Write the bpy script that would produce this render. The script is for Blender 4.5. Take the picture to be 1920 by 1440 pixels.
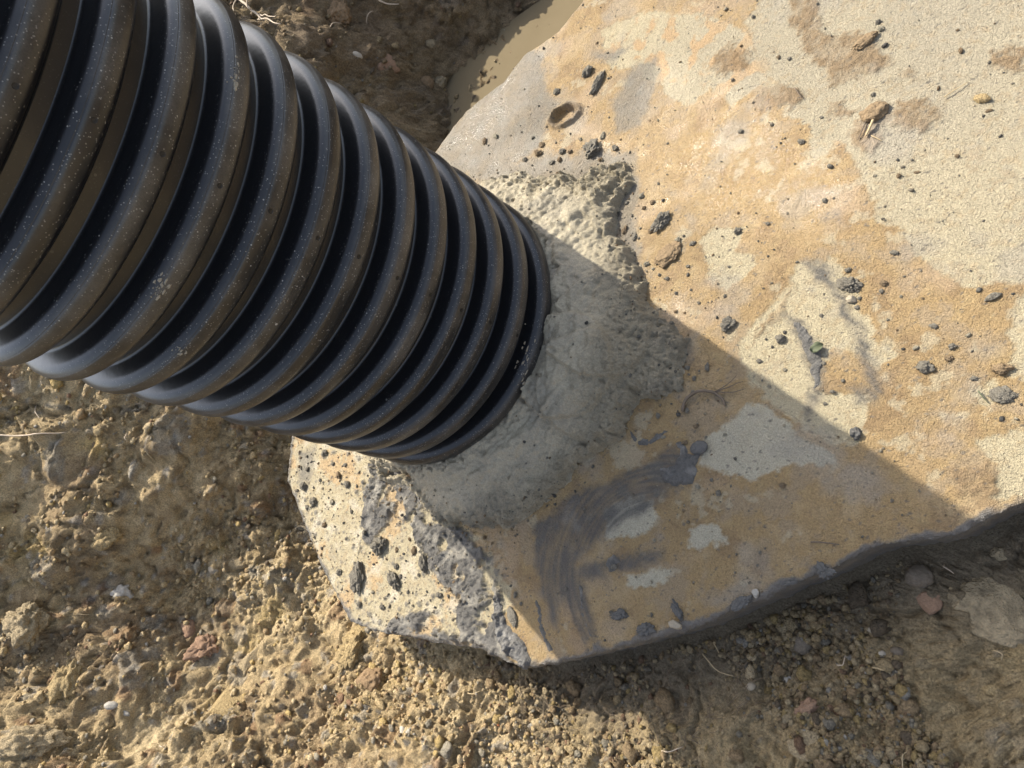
import bpy, math, random
import numpy as np
from mathutils import Matrix, Vector

for o in list(bpy.data.objects):
    bpy.data.objects.remove(o)
scene = bpy.context.scene
COL = scene.collection
random.seed(7)
RNG = np.random.default_rng(11)

# ------------------------------------------------------------------ camera
F_PX = 1440.6                                   # focal length for a 1920 px wide frame
CAM_M = np.array([[-0.68590713, -0.41519348, -0.59761676],
                  [-0.33161544, 0.90936443, -0.25117232],
                  [0.64773653, 0.02589806, -0.76142411]])   # rows: right, down, forward
CAM_C = np.array([-1.22055, 0.0, 1.18681])
cd = bpy.data.cameras.new('camera')
cam = bpy.data.objects.new('camera', cd)
COL.objects.link(cam)
cd.sensor_width = 36.0
cd.lens = F_PX / 1920 * 36
cd.clip_start = 0.02
cd.clip_end = 500
r, d, f = CAM_M
cam.matrix_world = Matrix(((r[0], -d[0], -f[0], CAM_C[0]), (r[1], -d[1], -f[1], CAM_C[1]),
                           (r[2], -d[2], -f[2], CAM_C[2]), (0, 0, 0, 1)))
scene.camera = cam

# ------------------------------------------------------------------ sky, sun, exposure
SUN_AZ, SUN_EL = math.radians(-13), math.radians(46)
w = bpy.data.worlds.new('World')
scene.world = w
w.use_nodes = True
nt = w.node_tree
sky = nt.nodes.new('ShaderNodeTexSky')
sky.sky_type = 'NISHITA'
sky.sun_disc = False
sky.sun_elevation = SUN_EL
sky.sun_rotation = math.pi / 2 - SUN_AZ
sky.air_density = 1.0
sky.dust_density = 3.0
sky.ozone_density = 0.6
bgn = nt.nodes['Background']
hsv = nt.nodes.new('ShaderNodeHueSaturation')
hsv.inputs['Saturation'].default_value = 0.7
nt.links.new(sky.outputs[0], hsv.inputs['Color'])
nt.links.new(hsv.outputs[0], bgn.inputs[0])
bgn.inputs[1].default_value = 0.15
sd = bpy.data.lights.new('sun', 'SUN')
sd.energy = 3.7
sd.angle = math.radians(0.53)
sd.color = (1.0, 0.92, 0.79)
sun = bpy.data.objects.new('sun', sd)
COL.objects.link(sun)
SUN_DIR = Vector((math.cos(SUN_EL) * math.cos(SUN_AZ), math.cos(SUN_EL) * math.sin(SUN_AZ), math.sin(SUN_EL)))
sun.rotation_euler = SUN_DIR.to_track_quat('Z', 'Y').to_euler()
sun.location = (3, -1, 4)
vs = scene.view_settings
vs.view_transform = 'Standard'
vs.look = 'None'
vs.exposure = 1.22
vs.gamma = 1.0
vs.use_curve_mapping = False
scene.render.engine = 'CYCLES'


# ------------------------------------------------------------------ helpers
def ray(u, v):
    return CAM_M.T @ np.array([(u - 960) / F_PX, (v - 720) / F_PX, 1.0])


def P(u, v, z=0.0):
    """point of the photograph on the horizontal plane at height z"""
    q = ray(u, v)
    return CAM_C + q * ((z - CAM_C[2]) / q[2])


def pxscale(u, v, z=0.0):
    """metres per photo pixel at that point"""
    return float(np.linalg.norm(P(u, v, z) - CAM_C)) / F_PX


def hsh(ix, iy, s):
    h = (ix.astype(np.int64) * 374761393 + iy.astype(np.int64) * 668265263 + s * 1274126177) & 0xffffffff
    h = ((h ^ (h >> 13)) * 1274126177) & 0xffffffff
    h = ((h ^ (h >> 16)) * 2246822519) & 0xffffffff
    return ((h ^ (h >> 15)) & 0xffffff) / float(0x1000000)


_ang = np.linspace(0, 2 * math.pi, 257)[:256]
_gc, _gs = np.cos(_ang), np.sin(_ang)


def gn(x, y, s=0):
    """2D gradient noise, about -1..1"""
    ix, iy = np.floor(x), np.floor(y)
    fx, fy = x - ix, y - iy
    ux = fx * fx * fx * (fx * (fx * 6 - 15) + 10)
    uy = fy * fy * fy * (fy * (fy * 6 - 15) + 10)

    def g(a, b):
        k = (hsh(ix + a, iy + b, s) * 256).astype(np.int32)
        return _gc[k] * (fx - a) + _gs[k] * (fy - b)
    a = g(0, 0) * (1 - ux) + g(1, 0) * ux
    b = g(0, 1) * (1 - ux) + g(1, 1) * ux
    return (a * (1 - uy) + b * uy) * 1.5


def fbm(x, y, sc, octv=4, s=0, gain=0.5):
    t, a, n = 0, 1.0, 0
    for i in range(octv):
        t = t + a * gn(x * sc + 17.3 * i, y * sc - 9.1 * i, s + i)
        n += a
        a *= gain
        sc *= 2.03
    return t / n


def bumps(x, y, cell, s, prob=1.0, rmin=.35, rmax=.75, flat=1.0):
    """field of rounded clods: returns height (m) and a random id per clod"""
    gx, gy = x / cell, y / cell
    ix, iy = np.floor(gx), np.floor(gy)
    best = np.zeros_like(x)
    idv = np.zeros_like(x)
    for a in (-1, 0, 1):
        for b in (-1, 0, 1):
            cx, cy = ix + a, iy + b
            px = cx + .5 + .8 * (hsh(cx, cy, s) - .5)
            py = cy + .5 + .8 * (hsh(cx, cy, s + 1) - .5)
            k = hsh(cx, cy, s + 2)
            rr = rmin + (rmax - rmin) * hsh(cx, cy, s + 3)
            dx, dy = gx - px, gy - py
            an = hsh(cx, cy, s + 4) * 6.28
            el = .75 + .5 * hsh(cx, cy, s + 5)
            ca, sa = np.cos(an), np.sin(an)
            d2 = ((dx * ca + dy * sa) * el) ** 2 + ((dy * ca - dx * sa) / el) ** 2
            hh = np.sqrt(np.maximum(0, 1 - d2 / rr ** 2)) * rr * cell * flat
            hh = np.where(k < prob, hh, 0)
            m = hh > best
            best = np.where(m, hh, best)
            idv = np.where(m, hsh(cx, cy, s + 6), idv)
    return best, idv


def ss(a, b, x):
    t = np.clip((x - a) / (b - a), 0, 1)
    return t * t * (3 - 2 * t)


def sdf(poly, x, y):
    """signed distance to a polygon, negative inside"""
    poly = np.asarray(poly)[:, :2]
    n = len(poly)
    dd = np.full(x.shape, 1e9)
    ins = np.zeros(x.shape, bool)
    for i in range(n):
        a, b = poly[i], poly[(i + 1) % n]
        ex, ey = b - a
        wx, wy = x - a[0], y - a[1]
        t = np.clip((wx * ex + wy * ey) / (ex * ex + ey * ey + 1e-12), 0, 1)
        dd = np.minimum(dd, (wx - ex * t) ** 2 + (wy - ey * t) ** 2)
        c = ((a[1] <= y) & (b[1] > y)) | ((b[1] <= y) & (a[1] > y))
        with np.errstate(divide='ignore', invalid='ignore'):
            xi = a[0] + (y - a[1]) / (b[1] - a[1] if b[1] != a[1] else 1e-12) * ex
        ins ^= c & (x < xi)
    dd = np.sqrt(dd)
    return np.where(ins, -dd, dd)


def mix(c0, c1, t):
    return c0 + (np.asarray(c1) - c0) * t[..., None]


def npmesh(name, v, faces, mat, cols=None, wet=None, parent=None, smooth=True):
    """faces: (n,3) or (n,4) index array"""
    me = bpy.data.meshes.new(name)
    nf, k = faces.shape
    me.vertices.add(len(v))
    me.vertices.foreach_set('co', np.ascontiguousarray(v, dtype=np.float32).ravel())
    me.loops.add(nf * k)
    me.loops.foreach_set('vertex_index', np.ascontiguousarray(faces, dtype=np.int32).ravel())
    me.polygons.add(nf)
    me.polygons.foreach_set('loop_start', np.arange(0, nf * k, k, dtype=np.int32))
    me.polygons.foreach_set('loop_total', np.full(nf, k, dtype=np.int32))
    me.polygons.foreach_set('use_smooth', np.full(nf, smooth, dtype=bool))
    me.update(calc_edges=True)
    if cols is not None:
        a = me.attributes.new('tint', 'FLOAT_COLOR', 'POINT')
        c4 = np.ones((len(v), 4), np.float32)
        c4[:, :3] = np.clip(cols, 0, 1)
        a.data.foreach_set('color', c4.ravel())
    if wet is not None:
        a = me.attributes.new('wet', 'FLOAT', 'POINT')
        a.data.foreach_set('value', np.ascontiguousarray(np.clip(wet, 0, 1), dtype=np.float32))
    me.materials.append(mat)
    o = bpy.data.objects.new(name, me)
    COL.objects.link(o)
    if parent:
        o.parent = parent
    return o


def grid_faces(nr, nc, wrap=False):
    i = np.arange(nr - 1)[:, None]
    j = np.arange(nc if wrap else nc - 1)[None, :]
    j2 = (j + 1) % nc
    return np.stack([i * nc + j, i * nc + j2, (i + 1) * nc + j2, (i + 1) * nc + j], -1).reshape(-1, 4)


def compact(v, faces, *arrs):
    used = np.zeros(len(v), bool)
    used[faces.ravel()] = True
    idx = np.cumsum(used) - 1
    return (v[used], idx[faces]) + tuple(a[used] for a in arrs)


def tag(o, label=None, cat=None, group=None, kind=None):
    if label:
        o['label'] = label
    if cat:
        o['category'] = cat
    if group:
        o['group'] = group
    if kind:
        o['kind'] = kind
    return o


# ------------------------------------------------------------------ materials
def material(name):
    m = bpy.data.materials.new(name)
    m.use_nodes = True
    t = m.node_tree
    return m, t, t.nodes['Principled BSDF'], t.nodes.new, t.links.new


def math_node(t, op, a, b=None):
    n = t.nodes.new('ShaderNodeMath')
    n.operation = op
    for i, q in enumerate((a, b)):
        if q is None:
            continue
        if isinstance(q, (int, float)):
            n.inputs[i].default_value = q
        else:
            t.links.new(q, n.inputs[i])
    return n.outputs[0]


def noise_node(t, vec, scale, detail=3, rough=.55):
    n = t.nodes.new('ShaderNodeTexNoise')
    n.inputs['Scale'].default_value = scale
    n.inputs['Detail'].default_value = detail
    n.inputs['Roughness'].default_value = rough
    t.links.new(vec, n.inputs['Vector'])
    return n.outputs['Fac']


def earth_material(name, fixed=None, bump_scales=((260, .0022), (900, .0008)), rough_dry=.92, rough_wet=.3,
                   grain=(.72, 1.25), spec=.35, fixed_wet=0.0, grain_scale=340, wet_flat=.35):
    """vertex-tinted granular mineral surface; 'wet' attribute lowers the roughness"""
    m, t, b, N, L = material(name)
    tc = N('ShaderNodeTexCoord').outputs['Object']
    if fixed is None:
        at = N('ShaderNodeAttribute')
        at.attribute_name = 'tint'
        colour = at.outputs['Color']
        aw = N('ShaderNodeAttribute')
        aw.attribute_name = 'wet'
        wet = aw.outputs['Fac']
    else:
        rg = N('ShaderNodeRGB')
        rg.outputs[0].default_value = (*fixed, 1)
        colour = rg.outputs[0]
        vl = N('ShaderNodeValue')
        vl.outputs[0].default_value = fixed_wet
        wet = vl.outputs[0]
    g1 = noise_node(t, tc, grain_scale, 4, .7)
    mr = N('ShaderNodeMapRange')
    mr.inputs['From Min'].default_value = .3
    mr.inputs['From Max'].default_value = .7
    mr.inputs['To Min'].default_value = grain[0]
    mr.inputs['To Max'].default_value = grain[1]
    L(g1, mr.inputs['Value'])
    mu = N('ShaderNodeVectorMath')
    mu.operation = 'SCALE'
    L(colour, mu.inputs[0])
    L(mr.outputs[0], mu.inputs['Scale'])
    L(mu.outputs[0], b.inputs['Base Color'])
    rr = N('ShaderNodeMapRange')
    rr.inputs['To Min'].default_value = rough_dry
    rr.inputs['To Max'].default_value = rough_wet
    L(wet, rr.inputs['Value'])
    L(rr.outputs[0], b.inputs['Roughness'])
    b.inputs['Specular IOR Level'].default_value = spec
    nrm = None
    for sc, dist in bump_scales:
        bp = N('ShaderNodeBump')
        L(math_node(t, 'SUBTRACT', 1.0, math_node(t, 'MULTIPLY', wet, wet_flat)), bp.inputs['Strength'])
        bp.inputs['Distance'].default_value = dist
        L(noise_node(t, tc, sc, 3, .6), bp.inputs['Height'])
        if nrm is not None:
            L(nrm, bp.inputs['Normal'])
        nrm = bp.outputs[0]
    L(nrm, b.inputs['Normal'])
    return m


M_SOIL = earth_material('soil', bump_scales=((150, .006), (340, .0065), (720, .004)), grain=(.55, 1.45), rough_wet=.4, spec=.25, grain_scale=260)
M_SLAB = earth_material('slab_concrete', bump_scales=((230, .006), (520, .004)), grain=(.74, 1.24), rough_wet=.15, spec=.65, wet_flat=.38,
                        grain_scale=430)
M_MORTAR = earth_material('fresh_mortar', bump_scales=((110, .006), (300, .006), (700, .004)), grain=(.74, 1.22), rough_wet=.38, spec=.4, wet_flat=.75)
M_CRUMB = earth_material('mortar_crumb', (.20, .182, .145), ((300, .006), (900, .002)), grain=(.65, 1.35))
M_CLAY = earth_material('grey_clay', (.09, .087, .08), ((220, .002), (700, .0008)), grain=(.8, 1.2), fixed_wet=.45)
M_WATER, t, b, N, L = material('muddy_water')
tc = N('ShaderNodeTexCoord').outputs['Object']
cr = N('ShaderNodeValToRGB')
cr.color_ramp.elements[0].color = (.135, .108, .066, 1)
cr.color_ramp.elements[1].color = (.175, .143, .09, 1)
L(noise_node(t, tc, 9, 3), cr.inputs[0])
L(cr.outputs[0], b.inputs['Base Color'])
b.inputs['Roughness'].default_value = .06
b.inputs['IOR'].default_value = 1.33

# black polyethylene with dust specks
M_PIPE, t, b, N, L = material('black_polyethylene')
tc = N('ShaderNodeTexCoord').outputs['Object']
oi = N('ShaderNodeObjectInfo')
ad = N('ShaderNodeVectorMath')
ad.operation = 'ADD'
sc_ = N('ShaderNodeVectorMath')
sc_.operation = 'SCALE'
L(oi.outputs['Location'], sc_.inputs[0])
sc_.inputs['Scale'].default_value = 3.7
L(tc, ad.inputs[0])
L(sc_.outputs[0], ad.inputs[1])
vec = ad.outputs[0]


def specks(scale, size, keep):
    vo = N('ShaderNodeTexVoronoi')
    vo.inputs['Scale'].default_value = scale
    L(vec, vo.inputs['Vector'])
    near = math_node(t, 'LESS_THAN', vo.outputs['Distance'], size)
    sx = N('ShaderNodeSeparateColor')
    L(vo.outputs['Color'], sx.inputs[0])
    return math_node(t, 'MULTIPLY', near, math_node(t, 'LESS_THAN', sx.outputs[0], keep))


s1 = specks(260, .22, .6)
s2 = specks(120, .12, .16)
s3 = specks(45, .085, .10)
sp = math_node(t, 'MAXIMUM', math_node(t, 'MAXIMUM', math_node(t, 'MULTIPLY', s1, .42), math_node(t, 'MULTIPLY', s2, .75)), s3)
dust_lo = noise_node(t, vec, 7, 4, .65)
dust_hi = noise_node(t, vec, 420, 3, .7)
mr = N('ShaderNodeMapRange')
mr.inputs['From Min'].default_value = .42
mr.inputs['From Max'].default_value = .75
mr.inputs['To Max'].default_value = .8
L(dust_lo, mr.inputs['Value'])
pos = N('ShaderNodeSeparateXYZ')
L(tc, pos.inputs[0])
rad = math_node(t, 'SQRT', math_node(t, 'ADD', math_node(t, 'MULTIPLY', pos.outputs[0], pos.outputs[0]),
                                     math_node(t, 'MULTIPLY', pos.outputs[1], pos.outputs[1])))
crest = N('ShaderNodeMapRange')
crest.inputs['From Min'].default_value = .2935
crest.inputs['From Max'].default_value = .2995
L(rad, crest.inputs['Value'])
smask = N('ShaderNodeMapRange')
smask.inputs['From Min'].default_value = .280
smask.inputs['From Max'].default_value = .295
smask.inputs['To Min'].default_value = .12
L(rad, smask.inputs['Value'])
sp = math_node(t, 'MULTIPLY', sp, smask.outputs[0])
df = math_node(t, 'MULTIPLY', math_node(t, 'ADD', mr.outputs[0], .09), crest.outputs[0])
df = math_node(t, 'MULTIPLY', df, math_node(t, 'MULTIPLY', dust_hi, 1.3))
mx = N('ShaderNodeMix')
mx.data_type = 'RGBA'
mx.inputs[6].default_value = (.007, .0075, .009, 1)
mx.inputs[7].default_value = (.15, .134, .112, 1)
L(df, mx.inputs[0])
mx2 = N('ShaderNodeMix')
mx2.data_type = 'RGBA'
mx2.inputs[7].default_value = (.42, .40, .36, 1)
L(math_node(t, 'MULTIPLY', sp, .75), mx2.inputs[0])
L(mx.outputs[2], mx2.inputs[6])
L(mx2.outputs[2], b.inputs['Base Color'])
rg = N('ShaderNodeMapRange')
rg.inputs['To Min'].default_value = .31
rg.inputs['To Max'].default_value = .6
L(math_node(t, 'MAXIMUM', df, sp), rg.inputs['Value'])
L(rg.outputs[0], b.inputs['Roughness'])
b.inputs['IOR'].default_value = 1.52
bp = N('ShaderNodeBump')
bp.inputs['Distance'].default_value = .0006
bp.inputs['Strength'].default_value = .5
L(noise_node(t, vec, 60, 4), bp.inputs['Height'])
L(bp.outputs[0], b.inputs['Normal'])

M_HOLE, t, b, N, L = material('hole_dark')
b.inputs['Base Color'].default_value = (.004, .004, .004, 1)
b.inputs['Roughness'].default_value = .9
L(noise_node(t, N('ShaderNodeTexCoord').outputs['Object'], 200), b.inputs['Roughness'])


# ------------------------------------------------------------------ slab outline
edge_px = [(1090, 0), (1042, 60), (985, 96), (940, 150), (870, 207), (815, 280), (545, 820), (538, 900), (562, 965),
           (600, 1060), (655, 1165), (700, 1182), (770, 1196), (900, 1216), (982, 1254), (1110, 1228), (1300, 1178), (1500, 1090),
           (1650, 1022), (1790, 1003), (1920, 938)]
SLAB = [tuple(P(*q)[:2]) for q in edge_px]
ins = SLAB.index(tuple(P(545, 820)[:2]))
SLAB[ins:ins] = [(.40, -.22), (.455, .02), (.44, .24)]
SLAB += [(-1.35, -.46), (-1.62, -.95), (-1.30, -1.55), (-.72, -1.62), (-.18, -1.25)]
SLAB = np.array(SLAB)
SLAB_T = 0.135


def slab_edge(x, y):
    return sdf(SLAB, x, y) + .0035 * fbm(x, y, 14, 3, 91) + .002 * fbm(x, y, 70, 2, 95)


# ------------------------------------------------------------------ terrain
def ground_base(x, y):
    """pit floor and banks, without the clods"""
    dd = sdf(SLAB, x, y)
    az = np.arctan2(y + .25, x + .35)                  # bearing from the middle of the slab
    # gap between slab and bank foot; steepness and height of the bank
    far = ss(-1.9, -1.2, az) * (1 - ss(-.45, -.12, az))          # where the puddle lies
    side = ss(.66, 1.02, az)                                # left bank, round to the foot of the photograph
    near = ss(1.55, 2.1, az) + (1 - ss(-2.9, -2.3, az))  # the photographer's side: open floor
    near = np.clip(near, 0, 1)
    gap = .03 + .225 * far + .05 * side + .75 * near
    gap = gap + .05 * fbm(x, y, 3.1, 3, 5)
    slope = 1.25 - .05 * far
    rise = np.maximum(0, dd - gap)
    top = 1.05 + .12 * fbm(x, y, .9, 3, 6)
    gentle = .30 * rise + .85 * np.maximum(0, rise - .34)
    h = rise * slope * (1 - side) + gentle * side
    h = top * (1 - np.exp(-(h / top) ** 1.0 * 1.15))
    h = h * ss(0, .12, rise) ** .5
    floor = -SLAB_T + .012 * fbm(x, y, 2.6, 3, 8) - .012 * ss(0, .15, dd) * far
    floor = floor + .05 * ss(.05, .5, dd) * near
    return floor + h, dd, az, rise


def ground_full(x, y, detail=True):
    """surface points of the soil: bank plus clods raised along its normal"""
    base, dd, az, rise = ground_base(x, y)
    e = .02
    zx = (ground_base(x + e, y)[0] - base) / e
    zy = (ground_base(x, y + e)[0] - base) / e
    k = np.minimum(1, 1.6 / np.maximum(1e-6, np.hypot(zx, zy)))
    zx, zy = zx * k, zy * k
    ln = np.sqrt(1 + zx * zx + zy * zy)
    nx, ny, nz = -zx / ln, -zy / ln, 1 / ln
    # measure the clods along the slope, not in plan
    X, Y = x - nx * base * .6, y - ny * base * .6
    wx = X + .005 * fbm(X, Y, 34, 2, 31)
    wy = Y + .005 * fbm(X, Y, 34, 2, 37)
    side = ss(.3, .9, az)
    right = ss(1.72, 2.02, az + .10 * fbm(x, y, 4, 3, 33))        # damp smoother soil in front of the photographer
    farm = 1 - ss(-.35, .25, az)
    lump = fbm(wx, wy, 5.2, 4, 40)
    crumbly = ss(-.16, .20, fbm(X, Y, 3.8, 4, 44) + .12)
    crumbly = crumbly * (1 - .25 * right) * (1 - .2 * farm)
    b1, i1 = bumps(wx, wy, .085, 100, .34, .20, .45, .6)
    b2, i2 = bumps(wx + .3, wy, .036, 120, .62, .25, .62, .85)
    b3, i3 = bumps(wx, wy + .7, .017, 140, .8, .3, .65, .95)
    b4, i4 = bumps(wx + .9, wy, .0085, 160, .85, .35, .7, .95)
    rough = fbm(wx, wy, 38, 5, 48, .6)
    billow = np.abs(gn(wx * 46, wy * 46, 49)) * .6 + np.abs(gn(wx * 105, wy * 105, 50)) * .3 + np.abs(gn(wx * 20, wy * 20, 51)) * .6
    crack = np.abs(fbm(wx, wy, 8, 4, 52))
    ampn = ss(-.01, .05, dd)
    h = .052 * lump * ss(0, .2, dd) + ampn * (.007 * rough + .020 * billow * np.maximum(.35 + .65 * crumbly, .75 * np.maximum(right, farm)) + .7 * b1 * (.35 + .65 * crumbly) + crumbly * (.55 * b2 + .75 * b3 + .95 * b4)
                                              + (1 - crumbly) * (.22 * b2 + .35 * b3 + .4 * b4))
    h = h - .010 * (1 - ss(0, .10, crack)) * ampn
    A = dict(lump=lump, crumbly=crumbly, i1=i1, b1=b1, i2=i2, b2=b2, i3=i3, b3=b3, right=right, farm=farm, side=side, dd=dd, az=az, X=X, Y=Y)
    pos = np.stack([x + nx * h, y + ny * h, base + nz * h], 1)
    return pos, np.stack([nx, ny, nz], 1), A


def on_ground(u, v, want_normal=False):
    """where the sight line through a photo pixel meets the soil"""
    q = ray(u, v)
    q = q / np.linalg.norm(q)
    s = np.arange(.6, 6, .004)
    pts = CAM_C[None] + q[None] * s[:, None]
    g = ground_base(pts[:, 0], pts[:, 1])[0]
    k = np.argmax(pts[:, 2] < g)
    p, n_, _ = ground_full(pts[k, 0:1], pts[k, 1:2])
    return (p[0], n_[0]) if want_normal else p[0]


def build_ground():
    rr = [0.02]
    while rr[-1] < 70:
        a = rr[-1]
        rr.append(a + (.006 if a < .25 else .0033 if a < 1.15 else .0041 if a < 2.0 else .0066 if a < 3.0 else (a - 2.9) * .09))
    rr = np.array(rr)
    cen = np.array([-1.22, 0.02])
    a1 = np.linspace(math.radians(-74), math.radians(112), 940)
    a2 = np.linspace(math.radians(112), math.radians(286), 70)[1:-1]
    aa = np.concatenate([a1, a2])
    X = cen[0] + rr[:, None] * np.cos(aa)[None]
    Y = cen[1] + rr[:, None] * np.sin(aa)[None]
    nr, nc = X.shape
    x, y = X.ravel(), Y.ravel()
    keep = sdf(SLAB, x, y) > -.05
    fc = grid_faces(nr, nc, True)
    fc = fc[keep[fc].all(1)]
    v = np.stack([x, y, np.zeros_like(x)], 1)
    v, fc = compact(v, fc)
    x, y = v[:, 0].copy(), v[:, 1].copy()
    pos, _, A = ground_full(x, y)
    dd, az = A['dd'], A['az']
    lod = ss(9, 4, np.hypot(x - cen[0], y - cen[1]))
    v[:, :2] = v[:, :2] * (1 - lod)[:, None] + pos[:, :2] * lod[:, None]
    v[:, 2] = pos[:, 2] * lod + (1 - lod) * (1.0 + .05 * fbm(x, y, .5, 2, 3))
    # colour: tan clay loam with greyer, yellower and redder clods, damp and painted shade near the slab
    n1 = fbm(x, y, 2.3, 4, 60)
    n2 = fbm(x, y, 11, 3, 64)
    c = np.tile(np.array([.50, .38, .21]), (len(x), 1))
    c = mix(c, (.60, .475, .28), ss(.0, .5, n1 + .3 * n2))
    c = mix(c, (.35, .255, .145), ss(.05, .4, -n1 + .4 * n2))
    c = mix(c, (.56, .41, .17), ss(.25, .55, fbm(x, y, 6, 3, 70)) * .7)
    clod = ss(0, .004, A['b1'])
    c = mix(c, (.36, .32, .25), clod * (A['i1'] > .72) * .7)
    c = mix(c, (.36, .225, .12), clod * (A['i1'] < .10) * .7)
    c = mix(c, (.42, .38, .30), ss(0, .003, A['b2']) * (A['i2'] > .86) * A['crumbly'] * .65)
    c = mix(c, (.30, .18, .10), ss(0, .003, A['b2']) * (A['i2'] < .05) * .7)
    c = mix(c, (.36, .34, .30), ss(0, .002, A['b3']) * (A['i3'] > .90) * .6)
    c = mix(c, (.15, .12, .08), ss(0, .002, A['b3']) * (A['i3'] < .10) * .5)
    n4 = fbm(x, y, 34, 4, 75, .65)
    c = mix(c, (.29, .21, .12), ss(.08, .38, n4) * .6)
    c = mix(c, (.64, .51, .31), ss(.12, .4, -n4) * .5)
    # darker soil colour in the far bank
    c = mix(c, (.165, .118, .07), A['farm'] * (.75 + .25 * np.clip(n2, -1, 1)))
    c = mix(c, (.20, .155, .10), ss(.15, .45, n1) * A['farm'] * .6)
    # damp by the slab, deepened with painted edge shade, and towards the photographer
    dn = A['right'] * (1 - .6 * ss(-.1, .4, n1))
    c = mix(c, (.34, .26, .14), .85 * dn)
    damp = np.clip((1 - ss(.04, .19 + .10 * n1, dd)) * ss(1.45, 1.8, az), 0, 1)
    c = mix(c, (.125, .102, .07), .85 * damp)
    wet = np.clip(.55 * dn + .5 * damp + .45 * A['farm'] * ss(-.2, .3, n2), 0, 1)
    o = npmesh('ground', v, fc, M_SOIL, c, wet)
    tag(o, 'crumbly tan and brown clay soil of the dug pit around the slab', None, None, 'structure')
    return o


build_ground()

# ------------------------------------------------------------------ puddle
pud = [P(u, v, -.12) for u, v in [(1150, -60), (1075, -40), (1000, 10), (930, 60), (860, 110), (815, 160), (780, 225), (770, 300), (850, 330),
                                  (930, 230), (1010, 150), (1120, 50)]]
pv = np.array([(q[0], q[1], -.119) for q in pud])
ctr = pv.mean(0)
pf = np.array([(0, i + 1, (i + 1) % len(pv) + 1) for i in range(len(pv))])
po = npmesh('puddle', np.vstack([ctr[None], pv]), pf[:, ::-1], M_WATER)
tag(po, 'muddy brown puddle between the slab edge and the dark far bank', None, None, 'structure')


# ------------------------------------------------------------------ slab
def poly(*pts):
    return np.array([P(*q)[:2] for q in pts])


PALE = [poly((1130, 60), (1220, 20), (1330, 25), (1400, 60), (1440, 150), (1380, 190), (1330, 160), (1290, 200), (1250, 170), (1190, 130), (1140, 130)),
        poly((1400, 40), (1480, -60), (2100, -100), (2100, 470), (1960, 520), (1880, 535), (1800, 530), (1745, 490), (1700, 440), (1640, 400), (1620, 350), (1600, 300),
             (1580, 270), (1530, 300), (1520, 240), (1470, 225), (1440, 170)),
        poly((1310, 455), (1350, 425), (1400, 420), (1385, 470), (1425, 490), (1400, 520), (1360, 545), (1330, 520)),
        poly((1385, 640), (1440, 580), (1500, 500), (1560, 488), (1600, 530), (1625, 600), (1645, 670), (1600, 665), (1560, 660), (1535, 700), (1550, 745),
             (1620, 745), (1630, 800), (1610, 835), (1560, 830), (1490, 790), (1440, 745), (1400, 715)),
        poly((1405, 752), (1440, 760), (1465, 785), (1500, 815), (1562, 850), (1562, 872), (1510, 870), (1450, 880), (1405, 898), (1330, 880), (1302, 868),
             (1330, 825), (1375, 775)),
        poly((1890, 560), (1990, 500), (2000, 720), (1900, 700)), poly((1815, 735), (1870, 715), (1900, 740), (1850, 765)),
        poly((1820, 820), (1920, 805), (2000, 860), (1930, 925), (1850, 925), (1875, 885), (1840, 850)),
        poly((1130, 955), (1180, 935), (1222, 930), (1235, 965), (1185, 1012), (1140, 1005)),
        poly((1290, 992), (1345, 985), (1362, 1015), (1310, 1035), (1290, 1020)),
        poly((1165, 1085), (1230, 1066), (1272, 1066), (1240, 1095), (1180, 1108)),
        poly((1600, 655), (1660, 640), (1690, 665), (1640, 690)),
        poly((520, 820), (700, 840), (800, 950), (900, 1010), (960, 1110), (930, 1200), (640, 1180), (520, 950))]
BROWN = [poly((1335, 100), (1370, 78), (1410, 95), (1400, 130), (1360, 148), (1330, 128)),
         poly((1480, -10), (1530, 0), (1545, 60), (1640, 75), (1670, 110), (1620, 140), (1560, 165), (1545, 120), (1490, 70)),
         poly((1610, 215), (1640, 190), (1665, 230), (1650, 275), (1610, 280), (1590, 260)),
         poly((1690, 200), (1720, 180), (1755, 205), (1730, 245), (1680, 245), (1660, 225)),
         poly((1425, 175), (1470, 155), (1510, 180), (1480, 210), (1420, 205)),
         poly((1555, 205), (1585, 190), (1590, 215), (1565, 220)), poly((1685, 130), (1710, 125), (1715, 155), (1690, 155)),
         poly((1860, 100), (1920, 95), (1930, 130), (1870, 130)),
         poly((1520, 730), (1560, 700), (1610, 720), (1560, 745)), poly((1440, 605), (1480, 530), (1470, 600), (1400, 650)),
         poly((1790, 880), (1850, 870), (1860, 920), (1800, 915))]
GREYWASH = [poly((800, 300), (870, 200), (985, 90), (1020, 95), (1025, 160), (1045, 200), (1020, 250), (1010, 280), (950, 320), (900, 345)),
            poly((1180, 130), (1230, 105), (1235, 170), (1200, 235), (1160, 250), (1150, 190)),
            poly((560, 850), (590, 840), (580, 900), (560, 910)), poly((1110, 100), (1190, 80), (1150, 120))]
CLAY = [poly((690, 862), (745, 868), (800, 930), (870, 1000), (915, 1040), (935, 1110), (945, 1180), (992, 1240), (975, 1252), (900, 1214), (865, 1200),
             (850, 1120), (800, 1050), (765, 985), (735, 965), (705, 1010), (680, 1055), (668, 1050), (685, 960), (680, 900)),
        poly((735, 1160), (800, 1140), (815, 1170), (870, 1200), (840, 1205), (720, 1185))]
GREYWASH.append(poly((890, 350), (960, 300), (1080, 285), (1190, 285), (1205, 380), (1190, 440), (1215, 540), (1150, 560), (1000, 420)))
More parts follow.
